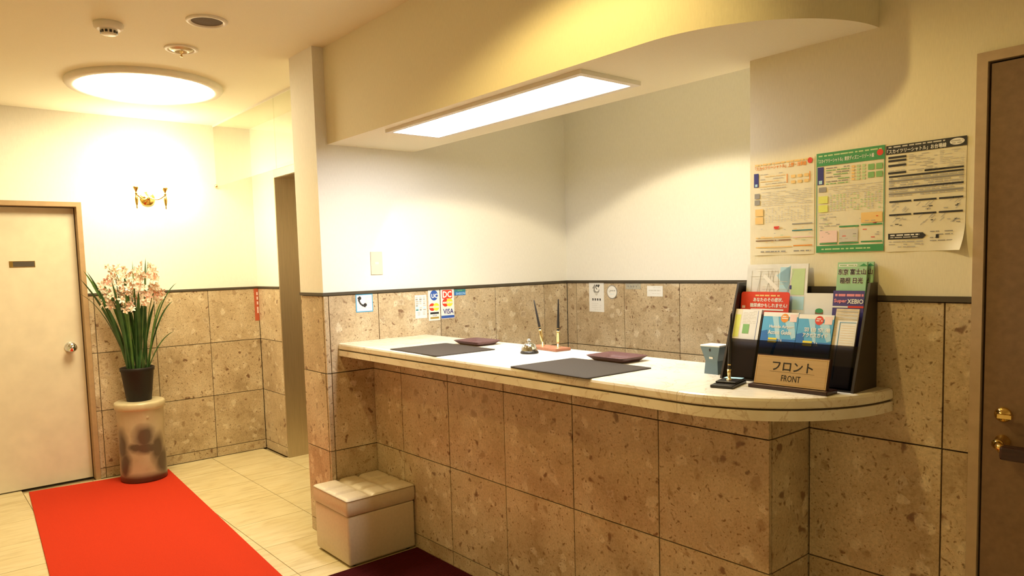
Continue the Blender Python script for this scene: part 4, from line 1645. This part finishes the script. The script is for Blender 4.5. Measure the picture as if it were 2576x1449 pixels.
# ------------------------------------------------------------------ floor mats
def flat_poly(name, pts, z1, mat, label, cat):
    mb = MB()
    mb.prism(pts, .0005, z1, mat)
    o = mb.build(name)
    bevel(o, .0015, 1, 60)
    return tag(o, label, cat)


flat_poly('carpet_runner', [(-2.185, -1.345), (2.3, -1.640), (2.3, -.762), (-2.088, -.510)], .007, M['carpet'], 'bright red carpet runner on the floor leading to the ceramic stand', 'carpet')
mb = MB()
x0, x1, y0, y1 = .3645, 2.25, -.62, -.006
mb.box((x0, y0, .0005), (x1, y1, .005), M['mat_red'])
om = mb.build('door_mat')
tag(om, 'dark maroon ribbed mat on the floor along the counter front', 'mat')
mb = MB()
k = 0
x = x0 + .006
while x < x1 - .008:
    mb.box((x, y0 + .004, .005), (x + .005, y1 - .004, .0075), M['mat_red'])
    x += .0105
rb = mb.build('rib', om)
rb['kind'] = 'stuff'

# ------------------------------------------------------------------ ceramic stand and potted orchid
VX, VY = -1.974, -.697
vs = thing('ceramic_stand', 'cream ceramic drum stand with dark brown glaze blots on the carpet end', 'stand', (VX, VY, .0075))
mb = MB()
mb.lathe([(0, 0), (.136, 0), (.144, .006), (.145, .05), (.143, .20), (.143, .38), (.146, .47), (.149, .488)], M['vase'], 64)
mb.build('body', vs)
mb = MB()
mb.lathe([(.148, .486), (.155, .494), (.158, .503), (.158, .526), (.154, .536), (.144, .540), (.120, .540), (0, .540)], M['vase_lid'], 64, caps=False)
mb.build('rim', vs)
mb = MB()
mb.lathe([(0, 0), (.006, .001), (.008, .004)], M['vase_lid'], 12, xf=Matrix.Translation((.145, .01, .445)) @ Matrix.Rotation(R(90), 4, 'Y'))
mb.build('knob', vs)

PZ0 = .5478
plant = thing('potted_orchid', 'pale pink cymbidium orchid in a black pot on the ceramic stand', 'plant', (VX, VY, PZ0))
mb = MB()
mb.lathe([(0, 0), (.076, 0), (.078, .004), (.101, .200), (.106, .203), (.108, .226), (.104, .228), (.099, .215), (.094, .190), (0, .190)], M['satin_black'], 48, caps=False)
mb.build('pot', plant)
mb = MB()
mb.lathe([(.095, .192), (.06, .203), (0, .207)], M['soil'], 24, caps=False)
mb.build('soil', plant)
RT = Vector((.638, .769, 0)).normalized()
DP = Vector((-.769, .638, 0)).normalized()
pr_ = random.Random(11)


def leaf(b, tip, ctrl, wmax, mat, d0=0.0, d1=0.0):
    """strap leaf: b, tip, ctrl are (right, height) pairs in the plane facing the lobby; d0, d1 depth of foot and tip"""
    mb = MB()
    n = 12
    v, f = [], []
    p0, p1, p2 = [Vector((q[0], q[1])) for q in (b, ctrl, tip)]
    tw = pr_.uniform(-.9, .9)
    for i in range(n + 1):
        t = i / n
        p = p0 * (1 - t) ** 2 + p1 * 2 * t * (1 - t) + p2 * t * t
        d = (p1 - p0) * (1 - t) + (p2 - p1) * t
        d.normalize()
        dep = d0 * (1 - t) + d1 * t
        c = RT * p.x + DP * dep + Vector((0, 0, p.y))
        tang = RT * d.x + Vector((0, 0, d.y))
        side = tang.cross(DP).normalized()
        side = Quaternion(tang, tw * .5 + tw * t * .6) @ side
        nr = side.cross(tang).normalized()
        wv = wmax * (.55 + .45 * math.sin(min(1, t * 1.6) * math.pi / 2)) * (1 - t ** 4) ** .8 / 2
        v += [c - side * wv + nr * wv * .35, c, c + side * wv + nr * wv * .35]
    for i in range(n):
        a = i * 3
        f += [(a, a + 1, a + 4, a + 3), (a + 1, a + 2, a + 5, a + 4)]
    mb.add(v, f, mat, True)
    mb.build('leaf', plant)


def lx(px, v):       # photo column -> sideways offset at the plant, from height of row v
    z = .788 + (918 - v) / 372.0
    return (px - (364.5 - 25.3 * z)) / 372.0, z - PZ0


tips = [(213, 676, -.16, .95, .020), (231, 678, -.10, .9, .014), (218, 697, -.13, .95, .018), (206, 733, -.22, .75, .010), (254, 706, -.06, .9, .022), (287, 677, -.04, .9, .018), (298, 704, -.02, .9, .020),
        (312, 682, -.01, .9, .018), (336, 656, .0, .9, .014), (358, 648, .01, .9, .012), (347, 710, .01, .9, .022), (437, 714, .16, .75, .008), (428, 751, .14, .80, .013), (424, 760, .12, .8, .010), (433, 836, .10, .55, .007),
        (372, 690, .03, .9, .014), (325, 700, -.01, .9, .022), (275, 720, -.05, .85, .020), (362, 730, .04, .85, .022), (306, 730, -.03, .9, .024), (240, 712, -.12, .85, .016), (350, 760, .02, .9, .026), (335, 770, .0, .9, .026), (290, 750, -.04, .9, .024),
        (318, 760, -.02, .9, .026), (378, 760, .05, .85, .018), (342, 740, .01, .9, .026), (302, 765, -.03, .9, .026), (327, 735, .0, .9, .026), (369, 770, .04, .85, .022), (262, 740, -.07, .85, .018), (345, 790, .02, .9, .024)]
for k, (px, vv_, dx, hfrac, wv) in enumerate(tips):
    tx, tz = lx(px, vv_)
    bx = max(-.062, min(.062, tx * .32 + pr_.uniform(-.02, .02)))
    bend = (bx + (tx - bx) * .28, .19 + (tz - .19) * (.62 if hfrac > .6 else .9))
    if vv_ in (733, 836, 751, 714, 760) and abs(tx) > .12:
        bend = (bx + (tx - bx) * .42, .19 + (tz - .19) * .86)
    leaf((bx, .185), (tx, tz), bend, wv * 1.35, M['leaf'] if k % 4 else M['leaf_light'], pr_.uniform(-.04, .04), min(pr_.uniform(-.09, .07), (.185 + .638 * tx) / .769))

# flower stems
stem_pts = []
for px, vtop, bx in ((285, 665, -.03), (372, 660, .03), (395, 700, .045), (330, 700, .0)):
    tx, tz = lx(px, vtop)
    mb = MB()
    pts = []
    for i in range(9):
        t = i / 8
        q = Vector((bx, .19)) * (1 - t) ** 2 + Vector((bx * 1.3, .19 + (tz - .19) * .6)) * 2 * t * (1 - t) + Vector((tx, tz)) * t * t
        pts.append(RT * q.x + DP * (.02 * math.sin(t * 3)) + Vector((0, 0, q.y)))
    mb.tube(pts, [.005 - .003 * i / 8 for i in range(9)], M['stem'], 6)
    mb.build('flower_stem', plant)


def blossom_mesh(seed):
    q = random.Random(seed)
    mb = MB()
    for k in range(5):
        a = 2 * math.pi * k / 5 + q.uniform(-.12, .12) + math.pi / 2
        L, Wd = q.uniform(.030, .036), q.uniform(.009, .011)
        d = Vector((math.cos(a), math.sin(a), 0)); s = Vector((-math.sin(a), math.cos(a), 0)); z = Vector((0, 0, 1))
        cup = q.uniform(.004, .012)
        v = [d * .003, d * L * .4 - s * Wd * .8 + z * cup * .7, d * L * .4 + z * cup * .3, d * L * .4 + s * Wd * .8 + z * cup * .7,
             d * L * .75 - s * Wd * .75 + z * cup, d * L * .75 + z * cup * .8, d * L * .75 + s * Wd * .75 + z * cup, d * L + z * cup * .8]
        mb.add(v, [(0, 1, 2), (0, 2, 3), (1, 4, 5, 2), (2, 5, 6, 3), (4, 7, 5), (5, 7, 6)], M['petal'], True)
    # lip
    v = [(0, 0, .002), (-.007, -.006, .010), (.007, -.006, .010), (-.008, -.016, .012), (.008, -.016, .012), (0, -.010, .004), (0, -.022, .006)]
    mb.add(v, [(0, 1, 5), (0, 5, 2), (1, 3, 6, 5), (5, 6, 4, 2)], M['lip'], True)
    o = mb.build('blossom', plant)
    return o


protos = [blossom_mesh(s) for s in (1, 2, 3)]
clusters = [((295, 712), (31, 44), 40), ((363, 708), (38, 46), 50), ((333, 750), (28, 34), 24), ((386, 746), (20, 22), 12), ((281, 752), (18, 18), 11)]
first = [True] * 3
placed = 0
for (cx, cy), (rx_, ry_), cnt in clusters:
    for k in range(cnt):
        a = pr_.uniform(0, 2 * math.pi); rad = math.sqrt(pr_.random())
        px, vv_ = cx + rx_ * rad * math.cos(a), cy + ry_ * rad * math.sin(a)
        tx, tz = lx(px, vv_)
        i = placed % 3
        if first[i]:
            o = protos[i]; first[i] = False
        else:
            o = protos[i].copy(); COL.objects.link(o); o.parent = plant
        dep = pr_.uniform(-.075, .055)
        o.location = RT * tx + DP * dep + Vector((0, 0, tz))
        face = (-DP + RT * pr_.uniform(-.9, .9) + Vector((0, 0, pr_.uniform(-.5, .5)))).normalized()
        o.rotation_mode = 'QUATERNION'
        o.rotation_quaternion = face.to_track_quat('Z', 'Y') @ Quaternion((0, 0, 1), pr_.uniform(0, 6.28))
        s = pr_.uniform(.68, .98)
        o.scale = (s, s, s)
        placed += 1
